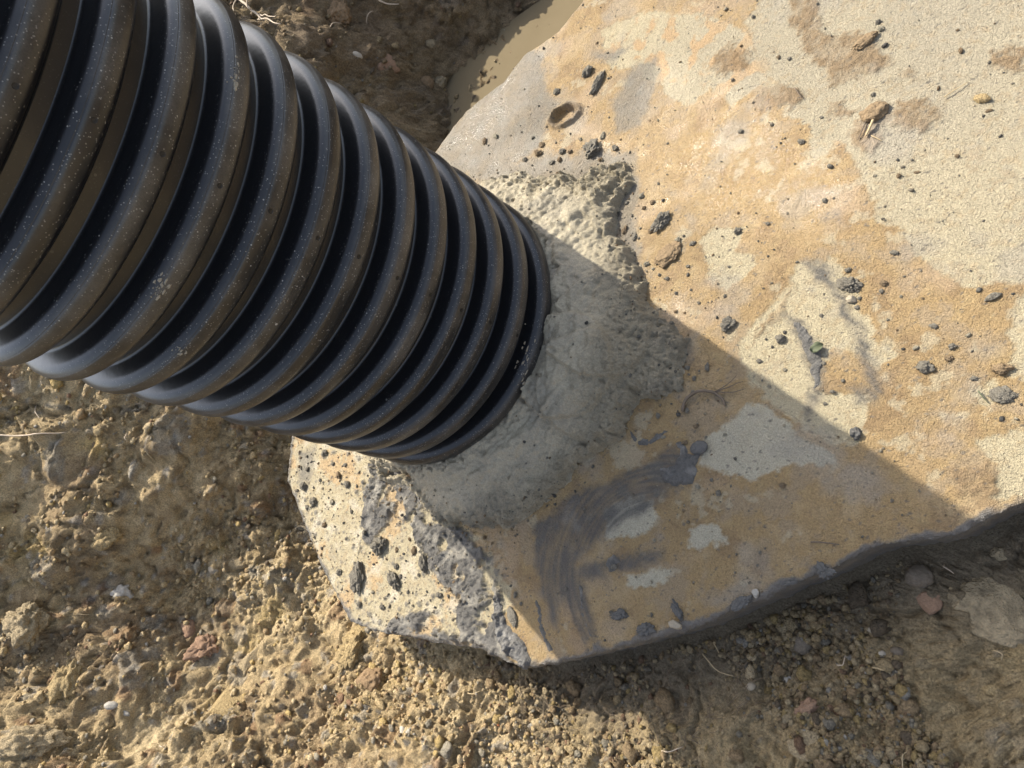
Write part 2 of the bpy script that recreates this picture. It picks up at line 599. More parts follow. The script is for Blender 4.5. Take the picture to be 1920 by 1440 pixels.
SMEAR = [poly((1000, 985), (1075, 930), (1170, 890), (1270, 835), (1300, 860), (1285, 910), (1200, 960), (1130, 1005), (1085, 1060), (1180, 1045), (1248, 1032), (1250, 1050),
              (1180, 1070), (1095, 1088), (1110, 1140), (1120, 1200), (1095, 1205), (1060, 1130), (1040, 1180), (1022, 1130), (1005, 1060)),
         poly((1470, 590), (1512, 612), (1537, 655), (1547, 690), (1543, 740), (1520, 790), (1512, 780), (1520, 700), (1503, 650)),
         poly((1505, 495), (1545, 490), (1580, 540), (1610, 610), (1640, 690), (1655, 740), (1640, 765), (1600, 760), (1590, 730), (1620, 720), (1600, 640),
              (1570, 570), (1540, 525))]
WETZ = [poly((1090, 250), (1180, 260), (1250, 130), (1330, 150), (1450, 210), (1530, 290), (1600, 330), (1570, 420), (1480, 470), (1350, 420), (1300, 400), (1210, 440), (1180, 330)),
        poly((800, 300), (985, 85), (1040, 70), (1010, 150), (900, 290), (1000, 270), (1080, 300), (950, 335)),
        poly((1180, 480), (1280, 520), (1300, 620), (1240, 600)), poly((1600, 200), (1650, 230), (1680, 270), (1600, 285))]


def soft(polys, x, y, wd):
    m = np.zeros_like(x)
    for q in polys:
        c0, c1 = q.min(0) - .06, q.max(0) + .06
        k = (x > c0[0]) & (x < c1[0]) & (y > c0[1]) & (y < c1[1])
        if k.any():
            m[k] = np.maximum(m[k], ss(wd, -wd, sdf(q, x[k], y[k])))
    return m


RING_C = P(1060, 218)[:2]
RING_A = P(1088, 206)[:2] - P(1032, 230)[:2]
RING_L = np.linalg.norm(RING_A) / 2
RING_A = RING_A / np.linalg.norm(RING_A)
RING_S = .62


def slab_fields(x, y, want_col=True):
    dd = slab_edge(x, y)
    z = -.005 * np.exp(np.minimum(0, dd) / .0035) - .004 * np.exp(np.minimum(0, dd) / .03)
    z = z + .0022 * fbm(x, y, 7, 3, 200) + .0011 * fbm(x, y, 60, 3, 205)
    wx = x + .022 * fbm(x, y, 14, 5, 210, .65) + .009 * fbm(x, y, 75, 4, 216, .65)
    wy = y + .022 * fbm(x, y, 14, 5, 220, .65) + .009 * fbm(x, y, 75, 4, 226, .65)
    pale = soft(PALE, wx, wy, .004)
    brown = soft(BROWN, wx + .4 * (wx - x), wy + .4 * (wy - y), .006)
    brown = brown * (.55 + .45 * ss(-.22, .10, fbm(x, y, 26, 5, 227, .65)))
    grey = soft(GREYWASH, wx, wy, .012)
    clay = soft(CLAY, wx, wy, .0035)
    clay = clay * (1 - .95 * ss(.10, .22, fbm(x, y, 17, 4, 228, .6)))
    smear = soft(SMEAR, x + .7 * (wx - x), y + .7 * (wy - y), .010)
    wetz = soft(WETZ, wx, wy, .055)
    edge = ss(-.013, -.004, dd + .022 * fbm(x, y, 18, 5, 230, .6)) * ss(-.3, .2, y + .35 * (x < -.5))
    # ring-shaped rim with a shallow hollow
    ex = (x - RING_C[0]) * RING_A[0] + (y - RING_C[1]) * RING_A[1]
    ey = (y - RING_C[1]) * RING_A[0] - (x - RING_C[0]) * RING_A[1]
    rr = np.hypot(ex / RING_L, ey / (RING_L * RING_S)) + .10 * fbm(x, y, 45, 2, 240)
    rim = np.exp(-((rr - 1) / .15) ** 2)
    z = z + .014 * rim * (.75 + .5 * fbm(x, y, 60, 2, 244)) - .009 * ss(1.0, .6, rr)
    film = (1 - pale) * (1 - .5 * grey)
    z = z + .0012 * film + .003 * brown * (1 + fbm(x, y, 90, 3, 250))
    cl, ci = bumps(wx, wy, .017, 260, .55, .25, .6, .6)
    cl2, _ = bumps(wx, wy, .008, 270, .6, .3, .6, .7)
    ridg = np.abs(fbm(wx * 1.6, wy * .7, 26, 3, 275))
    z = z + clay * (.004 + .012 * ridg + .6 * cl + .6 * cl2) + edge * (.004 + .4 * cl + .5 * cl2)
    # fine drag ridges of the hand-wiped smears
    sc0 = P(1235, 1085)[:2]
    st = fbm(np.hypot(x - sc0[0], y - sc0[1]), np.arctan2(y - sc0[1], x - sc0[0]) * .012, 150, 3, 280)
    z = z + smear * (.0012 + .0012 * st)
    # crumbs stuck to the lit left corner
    left = ss(.05, -.02, sdf(PALE[-1], x, y))
    cr1, _ = bumps(x, y, .024, 300, .30, .10, .30, .6)
    cr2, _ = bumps(x, y, .011, 310, .30, .15, .38, .7)
    cr = cr1 + cr2
    z = z + (left + .25 * (1 - left) * ss(.0, .5, fbm(x, y, 4, 2, 320))) * cr * .8
    if not want_col:
        return z
    n1, n2, n3 = fbm(x, y, 5, 4, 330), fbm(x, y, 22, 4, 335), fbm(x, y, 90, 3, 340)
    c = np.tile(np.array([.298, .203, .088]), (len(x), 1))
    c = mix(c, (.235, .158, .072), ss(.0, .6, n1 + .5 * n2) * .8)
    c = mix(c, (.35, .255, .12), ss(.0, .4, fbm(x, y, 30, 4, 332, .7)) * .6)
    c = mix(c, (.37, .275, .15), ss(.05, .5, -n1 + .5 * n2) * .75)
    n5 = fbm(x, y, 12, 6, 333, .68)
    c = mix(c, (.275, .208, .125), ss(.02, .25, n5) * .7)
    c = mix(c, (.20, .126, .056), ss(.10, .30, -n5) * .6)
    # thin worn places where the concrete shows through
    c = mix(c, (.38, .325, .21), ss(.22, .34, n2 * .7 + n1 * .5 + .2 * n3) * .65)
    pc = np.tile(np.array([.42, .36, .23]), (len(x), 1))
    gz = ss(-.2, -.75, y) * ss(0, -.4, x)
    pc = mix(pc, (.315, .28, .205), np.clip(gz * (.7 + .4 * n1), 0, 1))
    pc = mix(pc, (.33, .31, .25), ss(.1, .5, n2) * .35)
    lw = ss(.1, -.05, np.abs(sdf(PALE[4], x, y)) - .08) * 0
    c = mix(c, pc, pale * (1 - .35 * ss(.0, .5, n3 + n2)))
    gp = soft([PALE[4], PALE[8], PALE[9], PALE[10]], wx, wy, .004)
    c = mix(c, (.43, .39, .285), gp * (1 - .3 * ss(.1, .5, n2)))
    # ochre freckles inside the pale corner and the top patch
    fre = ss(.10, .28, fbm(x, y, 9, 4, 350) + .25 * n3)
    c = mix(c, (.44, .30, .15), fre * left * .75)
    c = mix(c, (.52, .465, .35), ss(.0, .4, -n2) * left * .8)
    top = ss(.03, -.03, sdf(PALE[0], x, y))
    c = mix(c, (.42, .28, .14), ss(.08, .2, n2 + .4 * n1) * top * .8)
    c = mix(c, (.205, .135, .065), brown * .85)
    c = mix(c, (.185, .17, .138), grey * (.8 + .25 * n2))
    c = mix(c, (.36, .265, .165), ss(.15, .45, fbm(x, y, 7, 3, 360)) * (1 - pale) * (1 - grey) * .55)
    c = mix(c, (.06, .057, .053), np.clip(smear * (.85 + .6 * st + .5 * n2), 0, 1) * .88)
    gw = ss(.16, .42, fbm(x, y, 8, 4, 370)) * (1 - left)
    c = mix(c, (.27, .25, .21), gw * .4)
    c = mix(c, (.125, .118, .105), clay)
    c = mix(c, (.27, .247, .195), clay * ss(-.05, .35, n2) * .75)
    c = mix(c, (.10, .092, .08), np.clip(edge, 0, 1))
    c = mix(c, (.14, .135, .12), np.clip(cr * 400, 0, 1) * left * .7)
    c = mix(c, (.20, .165, .12), rim * .5)
    sk, sid = bumps(x, y, .010, 380, .16, .10, .22, 1)
    c = mix(c, (.10, .09, .075), (sk > 0) * .75)
    wet = np.clip(.95 * wetz * (.30 + .8 * ss(-.25, .35, n1 + .6 * n2 + .3 * n3)) + .55 * clay * ss(-.1, .3, n2) + .65 * edge + .25 * smear + .18 * film, 0, 1)
    return z, c, wet, dd


def build_slab():
    xs = np.concatenate([np.arange(-1.75, -1.14, .02), np.arange(-1.14, .48, .0027)])
    ys = np.concatenate([np.arange(-1.75, -.90, .02), np.arange(-.90, .70, .0027)])
    X, Y = np.meshgrid(xs, ys, indexing='ij')
    x, y = X.ravel(), Y.ravel()
    dd = slab_edge(x, y)
    fc = grid_faces(len(xs), len(ys))
    fc = fc[(dd[fc] < 0).any(1)]
    hole = np.hypot(x, y) < .20                     # inside the riser
    fc = fc[~hole[fc].all(1)]
    out = dd > 0
    e = 1e-4
    for _ in range(2):
        gx = (slab_edge(x[out] + e, y[out]) - slab_edge(x[out] - e, y[out])) / (2 * e)
        gy = (slab_edge(x[out], y[out] + e) - slab_edge(x[out], y[out] - e)) / (2 * e)
        g2 = np.maximum(gx * gx + gy * gy, .3)
        dv = np.clip(slab_edge(x[out], y[out]), -.03, .03)
        x[out] -= dv * gx / g2
        y[out] -= dv * gy / g2
    v = np.stack([x, y, np.zeros_like(x)], 1)
    v, fc = compact(v, fc)
    x, y = v[:, 0].copy(), v[:, 1].copy()
    z, c, wet, dd = slab_fields(x, y)
    v[:, 2] = z
    # the slab's sides: extrude the outline downwards with a little unevenness
    ed = np.concatenate([fc[:, [0, 1]], fc[:, [1, 2]], fc[:, [2, 3]], fc[:, [3, 0]]])
    key = np.sort(ed, 1)
    kk = key[:, 0].astype(np.int64) * len(v) + key[:, 1]
    u, inv, cnt = np.unique(kk, return_inverse=True, return_counts=True)
    be = ed[cnt[inv] == 1]
    be = be[np.hypot(v[be[:, 0], 0], v[be[:, 0], 1]) > .25]
    bv = np.unique(be)
    mp = np.full(len(v), -1)
    mp[bv] = np.arange(len(bv))
    V, Fc, Cc, Wc = [v], [fc], [c], [wet]
    prev = bv
    base = len(v)
    bx, by = v[bv, 0], v[bv, 1]
    e = 1e-3
    gx = (sdf(SLAB, bx + e, by) - sdf(SLAB, bx - e, by)) / (2 * e)
    gy = (sdf(SLAB, bx, by + e) - sdf(SLAB, bx, by - e)) / (2 * e)
    depth = [.004, .012, .022, .034, .048, .064, .082, .104, .13, .17]
    for zi in depth:
        off = .004 * fbm(bx * 1 + by, np.full_like(bx, zi * 6), 22, 3, 400) + .003 * fbm(bx, by + zi * 3, 60, 2, 405) - .008 * ss(.01, .12, np.full_like(bx, zi))
        nv = np.stack([bx + gx * off, by + gy * off, v[bv, 2] * max(0, 1 - zi / .02) - zi], 1)
        V.append(nv)
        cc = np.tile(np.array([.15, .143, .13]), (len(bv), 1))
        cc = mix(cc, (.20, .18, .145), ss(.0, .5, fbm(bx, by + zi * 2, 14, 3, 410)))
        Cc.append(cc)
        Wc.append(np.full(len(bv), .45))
        cur = base + np.arange(len(bv))
        a = prev[mp[be[:, 0]]]
        b2 = prev[mp[be[:, 1]]]
        Fc.append(np.stack([b2, a, cur[mp[be[:, 0]]], cur[mp[be[:, 1]]]], 1))
        prev = cur
        base += len(bv)
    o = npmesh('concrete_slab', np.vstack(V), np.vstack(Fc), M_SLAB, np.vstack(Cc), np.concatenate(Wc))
    return tag(o, 'thick concrete slab stained ochre and cream, with a rounded end under the pipe', 'concrete slab')


build_slab()


def slab_z(x, y):
    x = np.atleast_1d(np.asarray(x, float))
    y = np.atleast_1d(np.asarray(y, float))
    return slab_fields(x, y, False)


# ------------------------------------------------------------------ mortar collar
MORT = poly((900, 342), (945, 338), (975, 318), (1005, 345), (1050, 330), (1085, 348), (1125, 322), (1168, 305), (1188, 345), (1165, 395), (1150, 440), (1192, 475), (1205, 525), (1200, 560), (1225, 600),
            (1285, 645), (1272, 690), (1282, 735), (1205, 745), (1182, 775), (1165, 815), (1120, 850), (1060, 900), (1010, 945), (975, 975), (930, 985),
            (895, 990), (850, 985), (800, 950), (770, 925), (735, 905), (690, 862))
_h = [(.30 * math.cos(t_), .30 * math.sin(t_)) for t_ in np.linspace(math.radians(105), math.radians(-62), 14)]
MORT = np.vstack([MORT, [(a * 1.12, b_ * 1.12) for a, b_ in _h]])


def mortar_thick(x, y):
    wx = x + .014 * fbm(x, y, 14, 4, 500) + .006 * fbm(x, y, 60, 3, 505)
    wy = y + .014 * fbm(x, y, 14, 4, 510) + .006 * fbm(x, y, 60, 3, 515)
    dm = sdf(MORT, wx + .02 * fbm(x, y, 8, 2, 502), wy + .02 * fbm(x, y, 8, 2, 503))
    rp = np.hypot(x, y)
    az = np.arctan2(y, x)
    smooth = ss(.46, .36, rp + .05 * fbm(x, y, 6, 3, 520))             # trowelled near the pipe
    up = ss(-2.25, -1.95, az) * ss(-.5, -1.0, az)                       # crumbly upper lobe of the photo
    ins_ = np.clip(-dm / .10, 0, 1)
    t_ = .044 * ins_ ** .85 * ss(.60, .27, rp) + .015 * np.clip(-dm / .014, 0, 1) ** .6 * (1 - .75 * up)
    t_ = t_ + .012 * up * ss(.0, .09, -dm)
    b1, _ = bumps(wx, wy, .028, 530, .8, .3, .65, .7)
    b2, _ = bumps(wx, wy, .012, 540, .8, .3, .65, .8)
    b3, _ = bumps(wx, wy, .006, 550, .8, .3, .65, .8)
    crumb = np.clip((1 - smooth) * .55 + .6 * up * (1 - smooth * .5) + ss(-.03, 0, dm) * .4, 0, 1)
    t_ = t_ + crumb * (.75 * b1 + 1.15 * b2 + 1.3 * b3 + .010 * np.abs(gn(wx * 55, wy * 55, 555)))
    # trowel sweeps, concentric with the pipe
    sw = fbm(rp * 1.0 + .02 * fbm(x, y, 12, 2, 560), az * .10, 34, 3, 565)
    t_ = t_ + .009 * sw + .006 * fbm(x, y, 16, 4, 570) + (1 - crumb) * (.0030 * fbm(x, y, 95, 4, 575, .6) + .30 * b2 + .3 * b3)
    # ragged dark pits by the pipe wall
    pit = ss(.22, .42, fbm(x, y, 46, 3, 580)) * ss(.345, .29, rp)
    t_ = t_ - .012 * pit - .0035 * (1 - ss(0, .16, np.abs(fbm(x * 1.2, y * .8, 11, 3, 597)))) * smooth
    # overlapping tongues left by the trowel
    for k, (u, v_) in enumerate([(1150, 620), (1130, 735), (1085, 700)]):
        q = P(u, v_)[:2]
        dq = np.hypot((x - q[0]), (y - q[1])) + .02 * fbm(x, y, 9, 2, 590 + k)
        t_ = t_ + .010 * ss(.104, .098, dq) * ss(.0, .02, -dm)
    t_ = t_ + .020 * (fbm(x, y, 30, 4, 595) - .10) * ss(-.045 - .05 * up, -.0, dm)
    t_ = np.where(dm > 0, np.minimum(t_, .004) - dm * 1.2, t_)
    return t_, dm, crumb, smooth


def build_mortar():
    g = .0024
    xs = np.arange(-.62, .32, g)
    ys = np.arange(-.62, .46, g)
    X, Y = np.meshgrid(xs, ys, indexing='ij')
    x, y = X.ravel(), Y.ravel()
    t_, dm, crumb, smooth = mortar_thick(x, y)
    ok = (t_ > -.004) & (np.hypot(x, y) > .255)
    fc = grid_faces(len(xs), len(ys))
    fc = fc[ok[fc].all(1)]
    z = slab_z(x, y) + t_
    v = np.stack([x, y, z], 1)
    n1, n2 = fbm(x, y, 8, 4, 600), fbm(x, y, 40, 3, 605)
    c = np.tile(np.array([.35, .306, .215]), (len(x), 1))
    c = mix(c, (.25, .222, .162), ss(-.1, .4, n1))
    c = mix(c, (.40, .345, .24), crumb * ss(-.2, .4, n2) * .7)
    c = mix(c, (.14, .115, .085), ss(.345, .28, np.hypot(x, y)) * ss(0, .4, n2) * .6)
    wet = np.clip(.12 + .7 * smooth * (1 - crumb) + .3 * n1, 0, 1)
    v, fc, c, wet = compact(v, fc, c, wet)
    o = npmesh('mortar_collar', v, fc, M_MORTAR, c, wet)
    tag(o, 'wet grey mortar collar trowelled around the foot of the black pipe', 'mortar')


build_mortar()


def top_z(x, y):
    """upper surface of slab or mortar"""
    x = np.atleast_1d(np.asarray(x, float))
    y = np.atleast_1d(np.asarray(y, float))
    z = slab_z(x, y)
    return z + np.maximum(0, mortar_thick(x, y)[0])


def clay_patch(name, pts, thick, label, seed, ridge=.004, colour=(.10, .095, .085), wetness=.4, g=.0016):
    q = poly(*pts)
    c0, c1 = q.min(0) - .02, q.max(0) + .02
    xs, ys = np.arange(c0[0], c1[0], g), np.arange(c0[1], c1[1], g)
    X, Y = np.meshgrid(xs, ys, indexing='ij')
    x, y = X.ravel(), Y.ravel()
    wx = x + .007 * fbm(x, y, 30, 4, seed, .6)
    wy = y + .007 * fbm(x, y, 30, 4, seed + 5, .6)
    dm = sdf(q, wx, wy)
    bb, _ = bumps(wx, wy, .009, seed + 9, .6, .3, .6, .6)
    t_ = thick * np.clip(-dm / .008, 0, 1) ** .6 + ridge * fbm(wx * 1.4, wy * .8, 55, 4, seed + 12) + .5 * bb - .0012
    t_ = np.where(dm > 0, np.minimum(t_, .001) - dm * 1.2, t_)
    ok = t_ > -.003
    fc = grid_faces(len(xs), len(ys))
    fc = fc[ok[fc].all(1)]
    v = np.stack([x, y, top_z(x, y) + t_], 1)
    c = np.tile(np.array(colour), (len(x), 1))
    c = mix(c, np.array(colour) * 1.9, ss(0, .5, fbm(x, y, 40, 3, seed + 20)))
    v, fc, c = compact(v, fc, c)
    o = npmesh(name, v, fc, M_SLAB, c, np.full(len(v), wetness))
    return tag(o, label, 'clay smear')


clay_patch('clay_smear', [(1487, 604), (1500, 608), (1518, 628), (1534, 648), (1541, 668), (1543, 700), (1536, 722), (1526, 730), (1521, 700), (1512, 665), (1500, 640)], .004,
           'thick dark clay streak with a leaf on the cream patch', 700)
clay_patch('clay_smear', [(1300, 855), (1312, 850), (1308, 880), (1298, 905), (1270, 915), (1245, 905), (1235, 880), (1262, 872), (1275, 850), (1268, 832), (1278, 828), (1290, 850)], .005,
           'lumpy wet clay splat under the smooth clay blob in the shade', 720)
clay_patch('clay_smear', [(1183, 812), (1195, 822), (1215, 822), (1245, 805), (1252, 810), (1225, 832), (1200, 835), (1184, 824)], .004,
           'bent finger-like clay streak between the mortar and the clay blob', 740)
clay_patch('clay_smear', [(925, 1130), (940, 1120), (950, 1170), (985, 1205), (995, 1240), (985, 1256), (960, 1240), (938, 1205), (930, 1170)], .008,
           'thick clay lump running down over the slab corner', 760, .006, (.13, .125, .115))
clay_patch('clay_smear', [(1140, 1050), (1152, 1035), (1165, 1050), (1156, 1072), (1145, 1075)], .004, 'small clay dab at the end of the wiped smear', 780)
clay_patch('clay_smear', [(1002, 1120), (1010, 1125), (1025, 1190), (1036, 1222), (1028, 1222), (1012, 1180)], .003, 'thin dark clay line near the slab corner in the shade edge', 790)
clay_patch('clay_smear', [(1084, 1100), (1090, 1098), (1100, 1150), (1112, 1195), (1106, 1196), (1092, 1150)], .0025, 'thin curved clay line right of the wiped smear', 795)

# ------------------------------------------------------------------ corrugated pipe
PIPE_R, VALLEY_R, PITCH, Z0 = .300, .2640, .07568, .0709
N_RIB = 26
pipe = bpy.data.objects.new('corrugated_pipe', None)
COL.objects.link(pipe)
tag(pipe, 'large black corrugated plastic riser pipe standing in grey mortar on the slab', 'pipe')


def lathe(name, prof, seg, mat, parent):
    th = np.linspace(0, 2 * math.pi, seg, endpoint=False)
    pr = np.array(prof)
    v = np.stack([pr[:, 0][:, None] * np.cos(th), pr[:, 0][:, None] * np.sin(th), np.repeat(pr[:, 1][:, None], seg, 1)], -1).reshape(-1, 3)
    fc = grid_faces(len(pr), seg, True)
    return npmesh(name, v, fc, mat, parent=parent)


top_of_pipe = Z0 + PITCH * (N_RIB - .5)
lathe('wall', [(.248, -.06), (VALLEY_R, -.06)] + [(VALLEY_R, q) for q in np.linspace(-.055, top_of_pipe, 40)] + [(.248, top_of_pipe), (.248, -.06)], 192, M_PIPE, pipe)


def rib_half():
    """half cross-section of a rib from the crest down its lower side: (radius, distance from crest)"""
    pts = [(PIPE_R, 0.0), (PIPE_R - .00004, .0025)]
    e0, e1, ro, fi = math.radians(2.5), math.radians(76), .0205, .006
    r0, q0 = pts[-1]
    for t_ in range(1, 19):
        e = e0 + (e1 - e0) * t_ / 18
        pts.append((r0 - ro * (math.cos(e0) - math.cos(e)), q0 + ro * (math.sin(e) - math.sin(e0))))
    r1, q1 = pts[-1]
    ln = (r1 - VALLEY_R - fi * (1 - math.cos(e1))) / math.sin(e1)
    for t_ in range(1, 7):
        pts.append((r1 - ln * t_ / 6 * math.sin(e1), q1 + ln * t_ / 6 * math.cos(e1)))
    r2, q2 = pts[-1]
    for t_ in range(1, 7):
        e = e1 * (1 - t_ / 6)
        pts.append((VALLEY_R + fi * (1 - math.cos(e)) - .0004 * t_ / 6, q2 + fi * (math.sin(e1) - math.sin(e))))
    return pts


HALF = rib_half()
_hr, _hq = np.array([h[0] for h in HALF]), np.array([h[1] for h in HALF])


def rib_radius(q):
    return float(np.interp(abs(q), _hq, _hr))


prof = [(r_, -q_) for r_, q_ in HALF[:0:-1]]
for r_, q_ in HALF:
    prof.append((r_, q_))
    if len(prof) == len(HALF) - 1 + 7:                # fine parting line moulded along the crest
        prof += [(r_ - .0009, q_ + .0004), (r_ - .0001, q_ + .0009)]
rib0 = lathe('rib', prof, 256, M_PIPE, pipe)
rib0.location = (0, 0, Z0)


def on_pipe(u, v, rad_=PIPE_R):
    q = ray(u, v)
    a_ = q[0] ** 2 + q[1] ** 2
    b_ = CAM_C[0] * q[0] + CAM_C[1] * q[1]
    c_ = CAM_C[0] ** 2 + CAM_C[1] ** 2 - rad_ ** 2
    disc = b_ * b_ - a_ * c_
    s_ = (-b_ - math.sqrt(max(0, disc))) / a_
    return CAM_C + q * s_


hp = on_pipe(858, 574)
HOLE_AZ = math.atan2(hp[1], hp[0])
hv, hf = [(.0, 0, 0)], []
for k in range(12):
    a_ = k / 12 * 2 * math.pi
    hv += [(.0, .0026 * math.cos(a_), .0026 * math.sin(a_)), (.0004, .0034 * math.cos(a_), .0034 * math.sin(a_))]
me = bpy.data.meshes.new('vent_hole')
ff = []
for k in range(12):
    a_, b_ = 1 + 2 * k, 1 + 2 * ((k + 1) % 12)
    ff += [(0, a_, b_), (a_, a_ + 1, b_ + 1), (a_, b_ + 1, b_)]
me.from_pydata(hv, [], ff)
me.materials.append(M_HOLE)
ribs = [rib0]
for k in range(1, N_RIB):
    c_ = rib0.copy()
    COL.objects.link(c_)
    c_.parent = pipe
    c_.location = (0, 0, Z0 + k * PITCH)
    ribs.append(c_)
for k, rb in enumerate(ribs):
    h_ = bpy.data.objects.new('vent_hole', me)
    COL.objects.link(h_)
    h_.parent = rb
    az_ = HOLE_AZ + random.uniform(-.012, .012)
    h_.location = ((PIPE_R + .0002) * math.cos(az_), (PIPE_R + .0002) * math.sin(az_), -.001 + random.uniform(-.002, .002))
    h_.rotation_euler = (0, 0, az_)


# ------------------------------------------------------------------ lumps, stones, crumbs
def ico(n):
    t_ = (1 + 5 ** .5) / 2
    v = [(-1, t_, 0), (1, t_, 0), (-1, -t_, 0), (1, -t_, 0), (0, -1, t_), (0, 1, t_), (0, -1, -t_), (0, 1, -t_), (t_, 0, -1), (t_, 0, 1), (-t_, 0, -1), (-t_, 0, 1)]
    f_ = [(0, 11, 5), (0, 5, 1), (0, 1, 7), (0, 7, 10), (0, 10, 11), (1, 5, 9), (5, 11, 4), (11, 10, 2), (10, 7, 6), (7, 1, 8), (3, 9, 4), (3, 4, 2), (3, 2, 6), (3, 6, 8),
          (3, 8, 9), (4, 9, 5), (2, 4, 11), (6, 2, 10), (8, 6, 7), (9, 8, 1)]
    v = [np.array(q, float) / np.linalg.norm(q) for q in v]
    for _ in range(n):
        mid, nf = {}, []

        def m_(a, b):
            k = (min(a, b), max(a, b))
            if k not in mid:
                q = v[a] + v[b]
                v.append(q / np.linalg.norm(q))
                mid[k] = len(v) - 1
            return mid[k]
        for a, b, c in f_:
            ab, bc, ca = m_(a, b), m_(b, c), m_(c, a)
            nf += [(a, ab, ca), (b, bc, ab), (c, ca, bc), (ab, bc, ca)]
        f_ = nf
    return np.array(v), np.array(f_)


ICO1, ICO2, ICO3, ICO4 = ico(1), ico(2), ico(3), ico(4)


def n3(v, sc, s, octv=3):
    """3D value noise with octaves, about -1..1"""
    tot, amp, nrm_ = 0, 1.0, 0
    for o_ in range(octv):
        a = v * sc + 13.7 * o_ + s * .37
        i = np.floor(a)
        f_ = a - i
        u = f_ * f_ * (3 - 2 * f_)
        acc = 0
        for dx in (0, 1):
            for dy in (0, 1):
                for dz in (0, 1):
                    w_ = (u[:, 0] if dx else 1 - u[:, 0]) * (u[:, 1] if dy else 1 - u[:, 1]) * (u[:, 2] if dz else 1 - u[:, 2])
                    acc = acc + w_ * hsh(i[:, 0] + dx + 57 * (i[:, 2] + dz), i[:, 1] + dy, s + o_)
        tot = tot + amp * (2 * acc - 1)
        nrm_ += amp
        amp *= .5
        sc *= 2.1
    return tot / nrm_ * 1.3


def rock(seed, rough=.35, facet=0.0, base=ICO3):
    v, f_ = base
    v = v.copy()
    rr_ = 1 + rough * n3(v, 1.5, seed) + rough * .6 * n3(v, 4.5, seed + 40)
    v = v * rr_[:, None]
    if facet:
        rg = np.random.default_rng(seed)
        for _ in range(7):
            n_ = rg.normal(size=3)
            n_ /= np.linalg.norm(n_)
            d_ = v @ n_
            lim = .55 + .3 * rg.random()
            v = v - np.maximum(0, d_ - lim)[:, None] * n_ * facet
    return v, f_


def lump(name, pos, size, mat, label, cat, group=None, seed=0, rough=.35, facet=0.0, rot=0.0, sink=.35, base=ICO3, tilt=(0, 0), smooth=True):
    """size: half extents in metres"""
    v, f_ = rock(seed, rough, facet, base)
    v = v * np.array(size)
    o = npmesh(name, v, f_, mat, smooth=smooth)
    o.location = (pos[0], pos[1], pos[2] + size[2] * (1 - 2 * sink))
    o.rotation_euler = (tilt[0], tilt[1], rot)
    return tag(o, label, cat, group)


def px_angle(u, v, deg, z=0):
    """world heading of a photo direction (degrees, clockwise from right, as seen) on the slab"""
    a = math.radians(deg)
    p0, p1 = P(u, v, z), P(u + 4 * math.cos(a), v + 4 * math.sin(a), z)
    return math.atan2(p1[1] - p0[1], p1[0] - p0[0])


